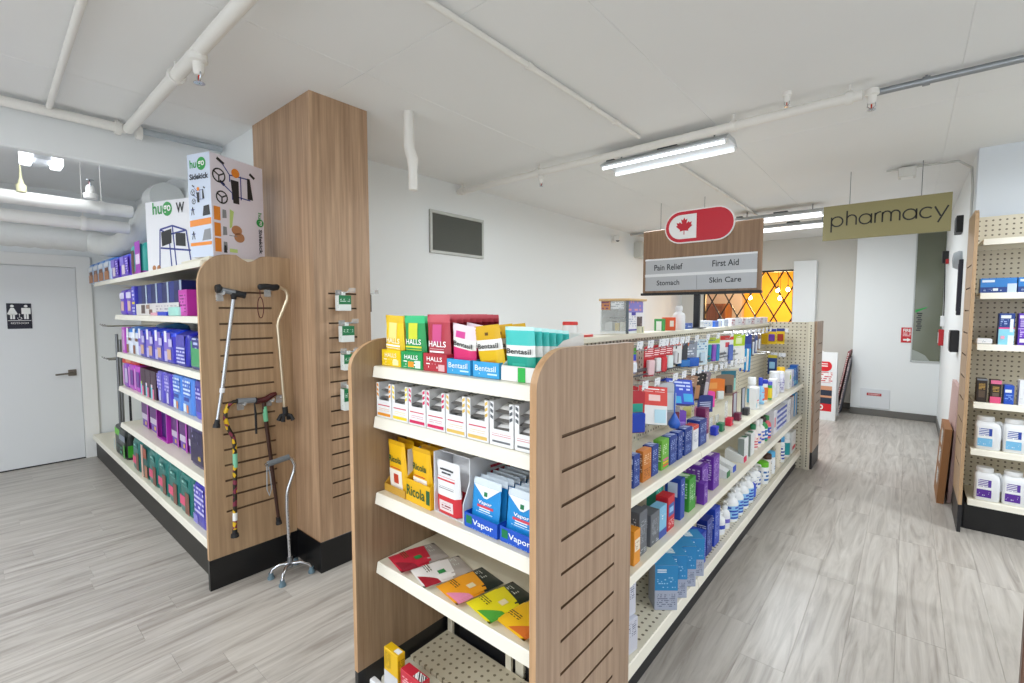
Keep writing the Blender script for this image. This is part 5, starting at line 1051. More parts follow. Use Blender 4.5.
MB().cbox(-1.0899, -1.089, 1.74, 1.85, ZT + .002, ZT + .012, .0004).build('red_edge', mat('#D8463E'), o)
# aisle sign
sg = empty('aisle_sign', 'wooden aisle sign on a black post with Pain Relief and First Aid placards', 'sign', (-1.12, 3.28, ZT))
zb, zt = 1.708 - ZT, 2.158 - ZT
MB().cbox(-.392, .40, 0, .022, zb, zt, .002).build('board', wood('#9A7B5E', '#7D5F45'), sg)
MB().cbox(-.405, .405, -.008, .03, zb - .018, zb, .002).build('base_rail', BLACK, sg)
MB().cbox(-.02, .02, .004, .03, .0012, zb - .018, .002).cbox(-.05, .05, -.04, .07, .0012, .008, .002).build('post', BLACK, sg)
pn = MB().cbox(-.37, .375, -.006, -.0005, zb + .015, 1.945 - ZT, .001).build('placard', mat('#B9BCC0', .35), sg)
zm = (zb + .015 + 1.945 - ZT) / 2
for (x, z, s, wd) in ((-.20, zm + .055, 'Pain Relief', .205), (.185, zm + .06, 'First Aid', .165), (-.20, zm - .055, 'Stomach', .165), (.185, zm - .05, 'Skin Care', .2)):
    text(s, wd, .042 if 'S' != s[0] else .036, mat('#2e3136', .5), pn, (x, -.0072, z), bold=.014)
q = MB(); q.cbox(-.372, .377, -.009, -.006, zm - .011, zm + .009, .001).cbox(-.372, .377, -.009, -.006, 1.94 - ZT, 1.952 - ZT, .001).build('divider', mat('#E6E8EA', .35), pn)
MB().cbox(.0, .003, -.0072, -.006, zb + .018, zm - .012, .0004).build('divider', mat('#8b8e92', .4), pn)
pw, ph = .232, .112
def capsule(pw, ph, y0, y1):
    return [((pw - ph) + ph * math.cos(a), ph * math.sin(a)) for a in [math.radians(-90 + 180 * i / 14) for i in range(15)]] + [(-(pw - ph) + ph * math.cos(a), ph * math.sin(a)) for a in [math.radians(90 + 180 * i / 14) for i in range(15)]]
pl = MB().prism(capsule(pw, ph, 0, 0), -.03, -.022, 'y').build('pill_plaque', mat('#EDEDEC', .4), sg, (0.012, 0, 2.155 - ZT))
MB().prism(capsule(pw - .008, ph - .008, 0, 0), -.0312, -.0302, 'y').build('red_field', mat('#C4142C', .35), pl)
hp = [q for q in capsule(pw - .03, ph - .03, 0, 0) if q[0] < -.02]; hp = hp + [(-.012, -(ph - .03)), (-.012, ph - .03)]
hp.sort(key=lambda q: math.atan2(q[1], q[0] + .1))
MB().prism(hp, -.0325, -.0314, 'y').build('white_field', mat('#F0F0F0', .4), pl)
half = [(0, .50), (.07, .36), (.17, .42), (.12, .16), (.25, .28), (.28, .21), (.42, .24), (.37, .10), (.45, .05), (.22, -.16), (.24, -.24), (.02, -.205), (.02, -.42)]
leaf = half + [(-x, z) for (x, z) in reversed(half[:])][:-1]
MB().prism([(x * .125 - .095, z * .125) for (x, z) in leaf], -.0336, -.0326, 'y').build('maple_leaf', mat('#C4142C', .4), pl)
# pharmacy sign
ps = empty('hanging_sign', 'olive gold hanging sign reading pharmacy in thin black letters', 'sign', (-.205, 5.2, 2.38))
MB().cbox(-.435, .435, 0, .02, -.155, .155, .001).build('board', mat('#8E8659', .4), ps)
def stroke(mb, pts, wd=.0115, y=-.0015):
    n = len(pts); L_, R_ = [], []
    for i, p in enumerate(pts):
        a = Vector(pts[max(0, i - 1)]); b = Vector(pts[min(n - 1, i + 1)]); d = (b - a).normalized(); nn = Vector((-d.y, d.x)) * wd / 2; p = Vector(p)
        L_.append((p.x + nn.x, y, p.y + nn.y)); R_.append((p.x - nn.x, y, p.y - nn.y))
    mb.add(L_ + R_, [(i, i + 1, n + i + 1, n + i) for i in range(n - 1)])
lt = MB(); R_ = .0425; zb_ = -.033; up = zb_ + 2 * R_
def circ(cx): return arc(cx, zb_ + R_, R_, 0, 360, 28)
x = -.37
stroke(lt, [(x, zb_ - .05), (x, up)]); stroke(lt, circ(x + R_)); x += 2 * R_ + .03
stroke(lt, [(x, zb_), (x, up + .045)]); stroke(lt, [(x, zb_ + .05)] + arc(x + .034, zb_ + .055, .034, 180, 0, 12) + [(x + .068, zb_)]); x += .068 + .022
stroke(lt, circ(x + R_)); x += 2 * R_; stroke(lt, [(x, zb_), (x, up)]); x += .026
stroke(lt, [(x, zb_), (x, up)]); stroke(lt, [(x, zb_ + .05)] + arc(x + .034, zb_ + .056, .034, 180, 80, 6)); x += .05
stroke(lt, [(x, zb_), (x, up)])
for k in range(2): stroke(lt, [(x, zb_ + .05)] + arc(x + .029, zb_ + .06, .029, 180, 0, 12) + [(x + .058, zb_)]); x += .058
x += .022
stroke(lt, circ(x + R_)); x += 2 * R_; stroke(lt, [(x, zb_), (x, up)]); x += .022
stroke(lt, arc(x + R_, zb_ + R_, R_, 45, 315, 22)); x += 2 * R_ + .006
stroke(lt, [(x, up), (x + .038, zb_ + .004)]); stroke(lt, [(x + .082, up), (x + .022, zb_ - .045)])
lt.build('lettering', mat('#1c1b14', .5), ps)
for x in (-.24, .245): MB().tube([(x, .01, .155), (x, .01, ZC - 2.38)], .003, 6).build('hanging_rod', GREYMETAL, ps)

p2 = empty('hanging_sign', 'olive gold hanging sign mostly hidden behind the wooden aisle sign', 'sign', (-1.985, 5.28, 2.353))
MB().cbox(-.435, .435, 0, .02, -.146, .146, .001).build('board', mat('#A09A6E', .4), p2)
for x in (-.245, .245): MB().tube([(x, .01, .146), (x, .01, ZC - 2.353)], .003, 6).build('hanging_rod', GREYMETAL, p2)

# ------------------------------------------------------------------ medicine cartons on the column
for k, (y, z, h) in enumerate(((1.48, 1.672, .095), (1.497, 1.49, .10), (1.505, 1.318, .098), (1.50, 1.112, .135))):
    o = carton('medicine_carton', 'green and white carton hanging on the column, %s from the top' % ORD[k], 'carton', (-2.555, y, z - h), R90 - .12, .075, .055, h * .96, '#E9EFEC', pr=[(0, 1, .42, 1, '#1E7A4A'), (.1, .9, .6, .8, fnt('#1E7A4A', '#cfe9da', .009, .5))], side=[(.1, .9, .2, .7, fnt('#E9EFEC', '#8ab09a', .009, .4))], top=[(0, 1, 0, 1, '#1E7A4A')], group='cartons hanging on the column')
    MB().cbox(-.012, .012, .02, .022, h * .96, h * .96 + .022, .0005).build('hang_tab', WHITE, o)
    q = MB().tube([(-2.63, y, z + .013), (-2.53, y + .005, z + .015), (-2.515, y + .006, z + .03)], .0035, 6).cbox(-2.63, -2.624, y - .02, y + .02, z - .01, z + .03, .001).build('slat_hook', CLEAR, o); q.matrix_parent_inverse = o.matrix_basis.inverted()
    q = MB().quad((-2.515, y - .0, z + .012), (-2.515, y + .045, z + .012), (-2.512, y + .045, z + .04), (-2.512, y, z + .04)).build('price_tag', CLEAR, o); q.matrix_parent_inverse = o.matrix_basis.inverted()
o = tag(MB().tube([(-2.70, 1.703, 1.69), (-2.70, 1.79, 1.692), (-2.70, 1.80, 1.705)], .005, 6).cbox(-2.72, -2.68, 1.79, 1.795, 1.69, 1.715, .001).build('slat_hook', CLEAR), 'clear hook on the far side of the column', 'hook')
MB().cbox(-2.715, -2.685, 1.735, 1.745, 1.57, 1.685, .002).build('hanging_clip', mat('#3a3d40', .4), o)

# ------------------------------------------------------------------ incontinence packs on the left shelving
IND, VIO, MAG, TEA = '#3A33B4', '#5B35C0', '#B032B8', '#1E7A74'
ZS = [z + .001 for z in ZL]
def pk(label, x0, x1, z, h, bands, pr=(), y=.885, d=.17, gather=True, txt=(), group=None, right=()):
    return pack('hygiene_pack', label, 'pack', ((x0 + x1) / 2, y, z), 0, (x1 - x0) * .96, d, h, bands, pr, txt, group, gather, right)
for k in range(4):
    a = -6.56 + .265 * k
    pk('blue and white pack on the top shelf, %s from the restroom door' % ORD[k], a, a + .262, ZS[0], .22, [(0, 1, '#C2D4EE'), (.78, 1, '#3C7FD0')], [(.1, .9, .05, .4, '#B87848'), (.2, .8, .4, .55, '#7a4a30'), (.1, .9, .6, .75, '#F0F4FA')], group='blue and white packs on the top shelf')
for k in range(2):
    a = -5.47 + .365 * k
    pk('violet pack on the top shelf, %s of the two in front of the white pack' % ('left', 'right')[k], a, a + .36, ZS[0], .20, [(0, 1, VIO), (.85, 1, '#3848D0')], [(.1, .5, .5, .85, '#8A78DC'), (.3, .6, .12, .5, '#E4D4E0'), (.65, .95, .15, .8, fnt(VIO, '#c8baf0', .02, .5))], d=.18)
pk('white pack with pale blue top behind the violet packs on the top shelf', -5.45, -4.82, ZS[0], .28, [(0, 1, '#E9EEF8'), (.8, 1, '#BCD6F4')], [(.1, .6, .6, .9, fnt('#E9EEF8', '#8ab0e4', .03, .4))], y=1.08, d=.22)
pk('teal and magenta pack on the top shelf beside the walker box', -4.735, -4.37, ZS[0], .25, [(0, 1, '#36B0A8'), (0, .2, '#A030B0')], [(.55, 1, .0, .98, '#A238B4'), (.6, .95, .3, .6, '#e9d4ee'), (.2, .45, .05, .75, '#5a3a2e')])
for k in range(2):
    a = -5.17 + .24 * k
    pk('violet pack on the second shelf, %s of the pair at its left end' % ('left', 'right')[k], a, a + .236, ZS[1], .225, [(0, 1, VIO), (.86, 1, '#2E34C8')], [(.1, .85, .6, .82, '#DCD6F2'), (.3, .75, .15, .5, '#D8B4B0')])
carton('hygiene_carton', 'tall blue carton with a yellow patch before the navy cartons', 'carton', (-4.66, .885, ZS[1]), 0, .1, .2, .225, '#4A48C8', pr=[(.1, .9, .38, .46, '#E8D020'), (.1, .9, .5, .95, fnt('#5A58D0', '#c8c4f2', .03, .5)), (.1, .9, .05, .33, fnt('#3F3FB0', '#d8d8f4', .025, .6))])
carton('hygiene_carton', 'long low white carton with photos beneath the navy cartons', 'carton', (-4.02, .885, ZS[1]), 0, 1.12, .3, .085, '#DAD6D4', pr=[(.14, .24, .15, .9, '#5a4640'), (.34, .42, .1, .5, '#7a5548'), (.27, .36, .55, .9, '#9a7a6a'), (.5, .95, .2, .8, fnt('#DAD6D4', '#a8a0a8', .02, .5))])
for k in range(4):
    a = -4.58 + .28 * k
    carton('hygiene_carton', 'navy carton with a silver edge on the second shelf, %s from the left' % ORD[k], 'carton', (a + .138, .90, ZS[1] + .085), 0, .272, .25, .14, '#131F5E', pr=[(.0, .4, 0, 1, '#1C2C80'), (.84, .98, 0, 1, '#A8B8CC')], group='navy cartons with silver edges')
carton('hygiene_carton', 'small pink and white flat carton in front of the long low one', 'carton', (-3.98, .862, ZS[1]), 0, .16, .02, .02, '#E8A8B8')
carton('hygiene_carton', 'small royal blue flat carton in front of the long low one', 'carton', (-3.78, .862, ZS[1]), 0, .2, .02, .025, '#3048C8')
pk('pale mint soft pack at the front of the second shelf', -3.66, -3.44, ZS[1], .055, [(0, 1, '#A8E0D4')], y=.862, d=.1, gather=False)
carton('hygiene_carton', 'magenta carton beside the end panel on the second shelf', 'carton', (-3.40, .885, ZS[1]), 0, .16, .2, .16, '#C234A8', pr=[(.15, .85, .15, .85, fnt('#D45ABC', '#7a1a70', .02, .5))])
# third shelf
carton('hygiene_carton', 'slim magenta carton at the left end of the third shelf', 'carton', (-5.08, .885, ZS[2]), 0, .11, .2, .215, '#C050C4', pr=[(.3, .7, .1, .9, '#E0B0E4')])
pk('bright blue pack lying behind the white and blue packs on the third shelf', -5.0, -4.62, ZS[2], .255, [(0, 1, '#2F7AD0'), (.7, 1, '#58A8E8')], y=1.07, d=.2)
for k in range(2):
    a = -5.02 + .225 * k
    pk('white and blue pack with brown straps on the third shelf, %s of the pair' % ('left', 'right')[k], a, a + .222, ZS[2], .225, [(0, 1, '#DDE4F4'), (.76, 1, '#3A86E0')], [(.2, .55, .05, .35, '#8A5438'), (.55, .95, .5, .6, '#7a4a34'), (.3, .6, .6, .95, '#F4F8FC')])
for k in range(4):
    a = -4.57 + .236 * k
    pk('violet and blue pack on the third shelf, %s of four in the row' % ORD[k], a, a + .233, ZS[2], .228, [(0, 1, IND), (.84, 1, '#2444D8')], [(.02, .7, .1, .9, '#7A62C8'), (.3, .72, .12, .42, '#D0A890'), (.05, .35, .05, .35, '#B8B0E8'), (.5, .85, .5, .72, '#C8C0EC'), (.1, .35, .62, .95, '#F0F0FA')], group='violet and blue packs on the third shelf')
pk('navy pack with fine print on the third shelf, right of the violet row', -3.62, -3.36, ZS[2], .222, [(0, 1, '#2A2AA8')], [(.2, .85, .6, .9, '#4A42B0'), (.15, .85, .1, .55, fnt('#2A2AA8', '#c8c8f0', .022, .6))])
pk('dark blue pack with a green band beside the end panel on the third shelf', -3.34, -3.05, ZS[2], .21, [(0, 1, '#262A7C'), (.42, .55, '#2A9A58')], [(.3, .8, .62, .9, fnt('#262A7C', '#b8c0e4', .03, .5))])
# fourth shelf
carton('hygiene_carton', 'red carton lying on the magenta packs of the fourth shelf', 'carton', (-4.94, .9, ZS[3] + .205), .1, .4, .15, .05, '#D02A24', pr=[(.2, .5, .2, .8, '#E8905A')])
for k in range(3):
    a = -5.17 + .2 * k
    pk('magenta pack on the fourth shelf, %s from its left end' % ORD[k], a, a + .197, ZS[3], .205, [(0, 1, ('#8A3CC0', '#B83CC4', '#C040C8')[k])], [(.4, .9, .2, .8, '#6A2A9A' if k else '#C8B8E0'), (.05, .3, .1, .9, '#D890DC')], gather=False)
for k in range(3):
    a = -4.56 + .15 * k
    carton('hygiene_carton', 'dark plum carton with aqua stripes on the fourth shelf, %s of three' % ORD[k], 'carton', (a + .073, .885, ZS[3]), 0, .143, .22, .208, '#3A1430', pr=[(.0, .3, .0, .5, '#6FC8D8'), (.3, .6, .0, .35, '#E86A9A'), (.1, .35, .4, .5, '#B8D020' if k == 0 else '#F0C8D8')], group='dark plum cartons')
for k in range(2):
    a = -4.10 + .19 * k
    pk('indigo pack on the fourth shelf, %s of the two beside the dark plum cartons' % ('left', 'right')[k], a, a + .187, ZS[3], .222, [(0, 1, ('#5A50C0', '#4A34B8')[k])], [(.1, .75, .45, .92, fnt('#6A60C8', '#c0b8ec', .025, .5)), (.35, .6, .08, .4, '#C8C4EC')], gather=False)
for k in range(2):
    a = -3.72 + .215 * k
    pk('sky blue pack on the fourth shelf, %s of the pair near the end panel' % ('left', 'right')[k], a, a + .212, ZS[3], .232, [(0, 1, '#4F86DC')], [(.15, .85, .5, .92, fnt('#3A68C8', '#d0e0f8', .025, .55)), (.2, .7, .36, .46, '#1F3A9C'), (.45, .62, .05, .26, '#D88A5A'), (.15, .42, .06, .28, '#DCEAFA')], gather=False)
pk('dark violet pack next to the end panel on the fourth shelf', -3.28, -3.04, ZS[3], .232, [(0, 1, '#3A30A0'), (0, .4, '#5048D0')], [(.2, .8, .5, .85, fnt('#3A30A0', '#bdb8ea', .025, .5))], gather=False)
# fifth shelf
def mg(label, x0, x1, h, col='#8A2A9A', z=ZS[4], y=.95):
    return pk(label, x0, x1, z, h, [(0, 1, col)], [(.06, .8, .5, .95, '#5A2470'), (.1, .8, .3, .5, '#C8BCD0'), (.2, .75, .06, .3, '#6438A8'), (.5, .68, .12, .24, '#D8B030'), (.82, .98, .02, .98, '#B838B8')], y=y, gather=False)
mg('plum pack with a pale band on the fifth shelf, at its left end', -4.92, -4.67, .235)
mg('plum pack with a pale band on the fifth shelf, left of the open carton', -4.66, -4.37, .235)
o = tray('hygiene_carton', 'opened magenta carton with a dark inside on the fifth shelf', 'carton', (-4.22, .93, ZS[4]), 0, .28, .26, .012, .225, '#B02AAE', posts=.02)
MB().cbox(-.13, .13, .03, .25, .004, .2, .004).build('inner_pack', fine('#3A1466', '#8a5ab8', .03, .35), o)
for k in range(3):
    a = -4.06 + .195 * k
    mg('plum pack right of the open carton on the fifth shelf, %s of three' % ORD[k], a, a + .192, .225, '#7E2890')
pk('black violet pack on the fifth shelf beside the end panel', -3.46, -3.14, ZS[4], .25, [(0, 1, '#3A2A62')], [(.1, .85, .1, .9, '#2A2148'), (.2, .7, .6, .9, fnt('#2A2148', '#8a80b0', .03, .4)), (.55, .7, .2, .3, '#C8A83A')], y=.90, gather=False)
# base shelf
o = pk('large black and green pack at the left end of the base shelf', -5.72, -5.22, ZS[5], .26, [(0, 1, '#202624')], [(.15, .55, .72, .95, '#6CC834'), (.5, .98, .62, .82, '#8A94A4'), (.82, .95, .05, .5, '#3FA02A'), (.3, .7, .1, .45, fnt('#202624', '#4fa88a', .04, .5)), (.02, .12, .1, .5, '#b8c4c0')], gather=False, right=[(.1, .4, .1, .5, '#3FA02A')])
for k in range(6):
    a = -4.98 + .262 * k; w_ = .25
    if k == 1:
        pk('copper and teal pack with a pale strap in the teal row of the base shelf', a, a + w_, ZS[5], .275, [(0, 1, '#24605C')], [(.2, .45, .0, .95, '#D8B0A0'), (.6, .95, .05, .4, '#B87A60'), (.5, .9, .6, .9, '#A8503A')]); continue
    pk('teal pack with a pink patch on the base shelf, %s of the teal row' % ORD[k], a, a + w_, ZS[5], .285, [(0, 1, '#1D6E68')], [(.1, .55, .2, .42, '#E0507A'), (.55, .9, .05, .55, '#7A4A3C'), (.3, .8, .68, .82, fnt('#1D6E68', '#a8d8ce', .03, .55))], group='teal packs on the base shelf')
pk('indigo pack beside the end panel on the base shelf', -3.40, -3.12, ZS[5], .28, [(0, 1, '#4A44B4')], [(.2, .85, .3, .9, fnt('#4A44B4', '#d0ccf2', .03, .55)), (.1, .4, .05, .25, '#8a84d8')])
# walker boxes on the top shelf
MB().cbox(-3.45, -2.958, .90, 1.31, 1.8552, 1.8785, .001).build('top_plate', STEEL, lsh)
def rollator(mb, s, ox, oz, y, B=0, D=1, O=2):
    P = lambda x, z: (ox + x * s, oz + z * s)
    for (cx, cz, r) in ((.16, .70, .155), (.22, .2, .14)):
        for i in range(20):
            a, b = 2 * PI * i / 20, 2 * PI * (i + 1) / 20
            line(mb, P(cx + r * math.cos(a), cz + r * math.sin(a)), P(cx + r * math.cos(b), cz + r * math.sin(b)), .035 * s, y, D)
        for k in range(3):
            a = 2 * PI * k / 3 + .5; line(mb, P(cx, cz), P(cx + r * math.cos(a), cz + r * math.sin(a)), .035 * s, y, D)
    for (p, q) in (((.22, 1.05), (.44, .78)), ((.44, .78), (.95, .80)), ((.44, .78), (.44, .62)), ((.22, .55), (.5, .36)), ((.5, .36), (.5, .2)), ((.5, .3), (1.0, .28)), ((.95, .8), (.98, .3)), ((.74, .82), (.74, .24))): line(mb, P(*p), P(*q), .028 * s, y, B)
    mb.quad((*P(.46, .68)[:1], y - .0004, P(0, .68)[1]), (P(.68, 0)[0], y - .0004, P(0, .68)[1]), (P(.68, 0)[0], y - .0004, P(0, .12)[1]), (P(.52, 0)[0], y - .0004, P(0, .12)[1]), D)
    mb.quad((P(.92, 0)[0], y - .0004, P(0, .82)[1]), (P(1.0, 0)[0], y - .0004, P(0, .82)[1]), (P(1.08, 0)[0], y - .0004, P(0, .3)[1]), (P(.92, 0)[0], y - .0004, P(0, .3)[1]), D)
    line(mb, P(.12, 1.1), P(.3, 1.0), .07 * s, y, D); line(mb, P(1.0, .95), P(1.14, .86), .07 * s, y, D); line(mb, P(.18, .58), P(.3, .5), .07 * s, y, D)
    disc(mb, *P(.6, .86), .11 * s, y - .0006, O)
ap = (-2.962, .925); ang = math.radians(19.5); wl, wr, hh = .178, .34, .57
sb = empty('walker_box', 'tall white rollator walker box with orange panels on the shelving by the column', 'box', (ap[0], ap[1], 1.8795), ang)
MB().cbox(-wl, 0, 0, wr, 0, hh, .002).build('body', mat('#E6E0EA', .45), sb)
MB().quad((-wl, -.0008, 0), (0, -.0008, 0), (0, -.0008, hh), (-wl, -.0008, hh)).build('narrow_face', mat('#CCD6E8', .45), sb)
W3 = [mat('#26348a'), mat('#1d1d20'), mat('#E88A2A'), mat('#2A9A48'), mat('#8a8c90'), mat('#b9825a'), mat('#C4DC84')]
g = MB()
g.quad((-wl + .004, -.0016, .062), (-.006, -.0016, .066), (-.006, -.0016, .085), (-wl + .004, -.0016, .080), 2).quad((-wl + .004, -.0016, .17), (-.004, -.0016, .18), (-.004, -.0016, .215), (-wl + .004, -.0016, .205), 2)
g.quad((-.08, -.0016, .09), (-.008, -.0016, .095), (-.012, -.0016, .155), (-.06, -.0016, .15), 4).quad((-.07, -.0016, .225), (-.01, -.0016, .23), (-.016, -.0016, .285), (-.06, -.0016, .28), 1)
rollator(g, .10, -wl + .02, .29, -.0018); disc(g, -.066, .512, .036, -.0016, 3)
for z in (.10, .235): line(g, (-wl + .02, z), (-wl + .03, z + .045), .006, -.0016, 1); line(g, (-wl + .04, z), (-wl + .03, z + .045), .006, -.0016, 1); line(g, (-wl + .015, z + .03), (-wl + .045, z + .03), .005, -.0016, 0)
g.build('narrow_face_print', W3, sb)
text('hu', .05, .045, mat('#2A9A48'), sb, (-.132, -.0022, .515), bold=.02); text('go', .05, .038, WHITE, sb, (-.066, -.0026, .508), bold=.02); text('Sidekick', .15, .032, mat('#1d2230'), sb, (-.088, -.0022, .445), bold=.03)
side = link('wide_face', None, sb, (.0008, 0, 0), PI / 2)
g = MB(); rollator(g, .235, .012, .29, -.0005)
for i, z in enumerate((.205, .115, .03)): g.quad((.012, -.0005, z - .0), (.05, -.0005, z), (.05, -.0005, z + .075), (.012, -.0005, z + .075), 2)
for z in (.225, .13, .045): g.quad((.062, -.0005, z - .004), (.088, -.0005, z), (.086, -.0005, z + .045), (.064, -.0005, z + .045), 4)
g.quad((.105, -.0004, .17), (.12, -.0004, .18), (.135, -.0004, .27), (.11, -.0004, .28), 6); disc(g, .15, .165, .028, -.0005, 5, 16, .034); disc(g, .165, .125, .028, -.0005, 5, 16, .034); line(g, (.1, .13), (.15, .13), .004, -.0006, 4)
g.quad((.1, -.0005, .035), (.15, -.0005, .035), (.15, -.0005, .055), (.1, -.0005, .055), 6); g.quad((.063, -.0006, .028), (.085, -.0006, .028), (.08, -.0006, .07), (.068, -.0006, .07), 1)
disc(g, .31, .235, .024, -.0005, 3, 16, .026)
g.build('wide_face_print', W3, sb, (.0008, 0, 0), PI / 2)
bpy.data.objects.remove(side)
text('hu', .036, .026, mat('#2A9A48'), sb, (.0022, .31, .278), (0, PI / 2, PI / 2), bold=.02); text('go', .03, .024, WHITE, sb, (.0026, .31, .235), (0, PI / 2, PI / 2), bold=.02); text('Sidekick', .15, .024, mat('#1d2230'), sb, (.0022, .31, .12), (0, PI / 2, PI / 2), bold=.03)
wkx = empty('walker_box', 'white walker box with a green round logo behind the taller box on the top shelf', 'box', (-4.24, .90, ZS[0] + .0005), ang)
MB().cbox(0, .60, 0, .16, 0, .50, .002).build('body', mat('#E9E9EE', .45), wkx)
g = MB(); disc(g, .235, .44, .05, -.001, 3)
for (p, q) in (((.13, .02), (.15, .30)), ((.15, .30), (.28, .32)), ((.28, .32), (.31, .0)), ((.28, .32), (.42, .28)), ((.42, .28), (.46, .04)), ((.15, .17), (.46, .14)), ((.15, .30), (.24, .26)), ((.24, .26), (.26, .0)), ((.24, .26), (.42, .28))): line(g, p, q, .012, -.001, 0)
g.quad((.16, -.0014, .28), (.27, -.0014, .30), (.265, -.0014, .2), (.165, -.0014, .18), 1).quad((.31, -.0014, .27), (.41, -.0014, .26), (.41, -.0014, .17), (.31, -.0014, .18), 1)
disc(g, .07, .03, .02, -.001, 5); disc(g, .12, .03, .02, -.001, 5)
g.build('front_print', W3, wkx)
text('hu', .1, .085, mat('#2A9A48'), wkx, (.13, -.002, .45), bold=.02); text('go', .075, .06, WHITE, wkx, (.235, -.0024, .435), bold=.02); text('W', .085, .07, mat('#1d1d22'), wkx, (.37, -.002, .44), bold=.03)

# ------------------------------------------------------------------ right shelving products
def rc(label, x0, x1, z, h, col, pr=(), d=.09, y=4.64, txt=()):
    z += .001
    return carton('carton', label, 'carton', ((x0 + x1) / 2, y, z), 0, x1 - x0, d, h, col, pr, (), (), txt)
for k, (a, b) in enumerate(((.374, .55), (.556, .73))):
    rc('long blue carton with a white corner on the right shelving, %s one' % ('left', 'right')[k], a, b, 1.703, .10, '#2E7FCB', [(0, 1, 0, .38, '#1C3E84'), (.05, .4, .72, .88, '#DCEAF8'), (.08, .6, .1, .25, fnt('#1C3E84', '#c8d8f0', .012, .5)), (.36, .5, .12, .3, '#E6EEF6'), (.75, 1, .0, .6, '#C8D8EC')])
o = tag(MB().cbox(.372, .452, 4.64, 4.70, 1.345, 1.385, .008).build('soap_box', mat('#E2E3E6', .35)), 'small flat white box at the left of the third right shelf', 'box')
MB().cbox(.376, .448, 4.6385, 4.64, 1.352, 1.378, .001).build('front_print', fine('#F0F0F2', '#b8bac4', .01, .4), o)
rc('navy, pink and aqua carton on the third right shelf', .478, .553, 1.345, .215, '#1F3F88', [(0, 1, 0, .52, '#8FD8EC'), (0, 1, .5, .55, '#E24A90'), (.1, .75, .84, .94, '#E4EAF4'), (.1, .6, .6, .8, fnt('#1F3F88', '#a8bce4', .014, .5)), (.7, .92, .4, .82, '#E8F0F4'), (.6, .98, .0, .3, '#EAF4F8'), (.15, .4, .18, .28, '#F0A8C0')])
rc('violet carton on the third right shelf at the frame edge', .57, .66, 1.345, .215, '#5A2FB0', [(.05, .8, .84, .94, '#E6DCF4'), (.1, .9, .55, .8, fnt('#5A2FB0', '#d8c8f0', .014, .6)), (0, 1, .5, .53, '#c8b0ea'), (.1, .5, .08, .2, '#F0EAF8'), (.1, .9, .25, .48, fnt('#7A48C8', '#d8c8f0', .014, .5))])
rc('slim black and gold carton on the fourth right shelf', .388, .441, .934, .165, '#2A211C', [(.2, .8, .55, .8, fnt('#2A211C', '#c8a050', .01, .6)), (.2, .8, .2, .5, '#5a4a3c'), (0, 1, .93, 1, '#7a8088')])
rc('slim black and pink carton on the fourth right shelf', .457, .510, .934, .16, '#2A211C', [(0, 1, 0, .28, '#E85A88'), (0, 1, .84, 1, '#E07098'), (.2, .8, .5, .75, fnt('#2A211C', '#c8a050', .01, .6)), (.2, .8, .3, .45, '#6a5a50')])
rc('small royal blue carton on the fourth right shelf', .524, .572, .934, .13, '#2454C0', [(.1, .75, .62, .78, '#E4ECF8'), (.1, .9, .2, .5, fnt('#2454C0', '#8fb0ea', .012, .5))])
rc('white carton with blue mark on the fourth right shelf', .595, .66, .934, .17, '#EEF0F4', [(.3, .6, .66, .76, '#3A78D0'), (.1, .4, .1, .9, fnt('#EEF0F4', '#c0c6d4', .014, .4))])
def jug(label, x, z, lab1, lab2, h=.235):
    n = 28; vs = []; fs = []; mb = MB(); w, d = .132, .095
    for (q, a, b) in ((0, .93, .93), (.03, 1, 1), (.62, 1, 1), (.76, .96, .94), (.82, .8, .8), (.84, .72, .75)):
        for k in range(n):
            t = 2 * PI * (k + .5) / n; c, s = math.cos(t), math.sin(t); e = .4
            vs.append((math.copysign(abs(c) ** e, c) * w / 2 * a - (.012 if q > .7 else 0) * (q - .7) / .14, d / 2 + math.copysign(abs(s) ** e, s) * d / 2 * b, q * h))
    for j in range(5):
        for k in range(n): fs.append((j * n + k, j * n + (k + 1) % n, (j + 1) * n + (k + 1) % n, (j + 1) * n + k))
    fs += [tuple(range(n)), tuple(5 * n + k for k in range(n))]
    o = mb.add(vs, fs).build('detergent_jug', mat('#EDEFF2', .3), None, (x, 4.645, z + .001), None, 40); tag(o, label, 'jug')
    MB().tube([(.03, .045, h * .80), (.058, .045, h * .82), (.074, .045, h * .72), (.078, .045, h * .55), (.070, .045, h * .36), (.055, .045, h * .28)], [.010, .012, .012, .012, .011, .009], 10).build('jug_handle', mat('#EDEFF2', .3), o, smooth=60)
    MB().lathe([(.042, h * .835), (.044, h * .85), (.044, h * .95), (.04, h * .985)], 18, 0, Matrix.Translation((-.014, .047, 0)), 1.05, .9).build('lid', mat('#F2F3F5', .35), o, smooth=40)
    prints(o, [(.1, .72, .28, .66, '#F4F6F8'), (.14, .62, .42, .64, fnt('#F4F6F8', lab1, .012, .62)), (.52, .64, .42, .64, lab1), (.1, .66, .1, .34, lab2), (.14, .6, .14, .3, fnt(lab2, '#e8eef6', .012, .4))], w, h, -.002)
    return o
for k, x in enumerate((.462, .602)):
    jug('white jug with a pale blue label on the fifth right shelf, %s one' % ('left', 'right')[k], x, .598, '#2848A8', '#7AC0EA')
    jug('white jug with a violet label on the lowest right shelf, %s one' % ('left', 'right')[k], x + .012, .231, '#5A3AA0', '#5A2A9A')
for k, x in enumerate((.85, 1.05, 1.25)):
    rc('%s of the plain blue cartons farther right on the right shelving' % ORD[k], x, x + .15, 1.345, .2, '#3A6AB8', [(.1, .9, .3, .8, fnt('#3A6AB8', '#d8e4f4', .014, .5))])

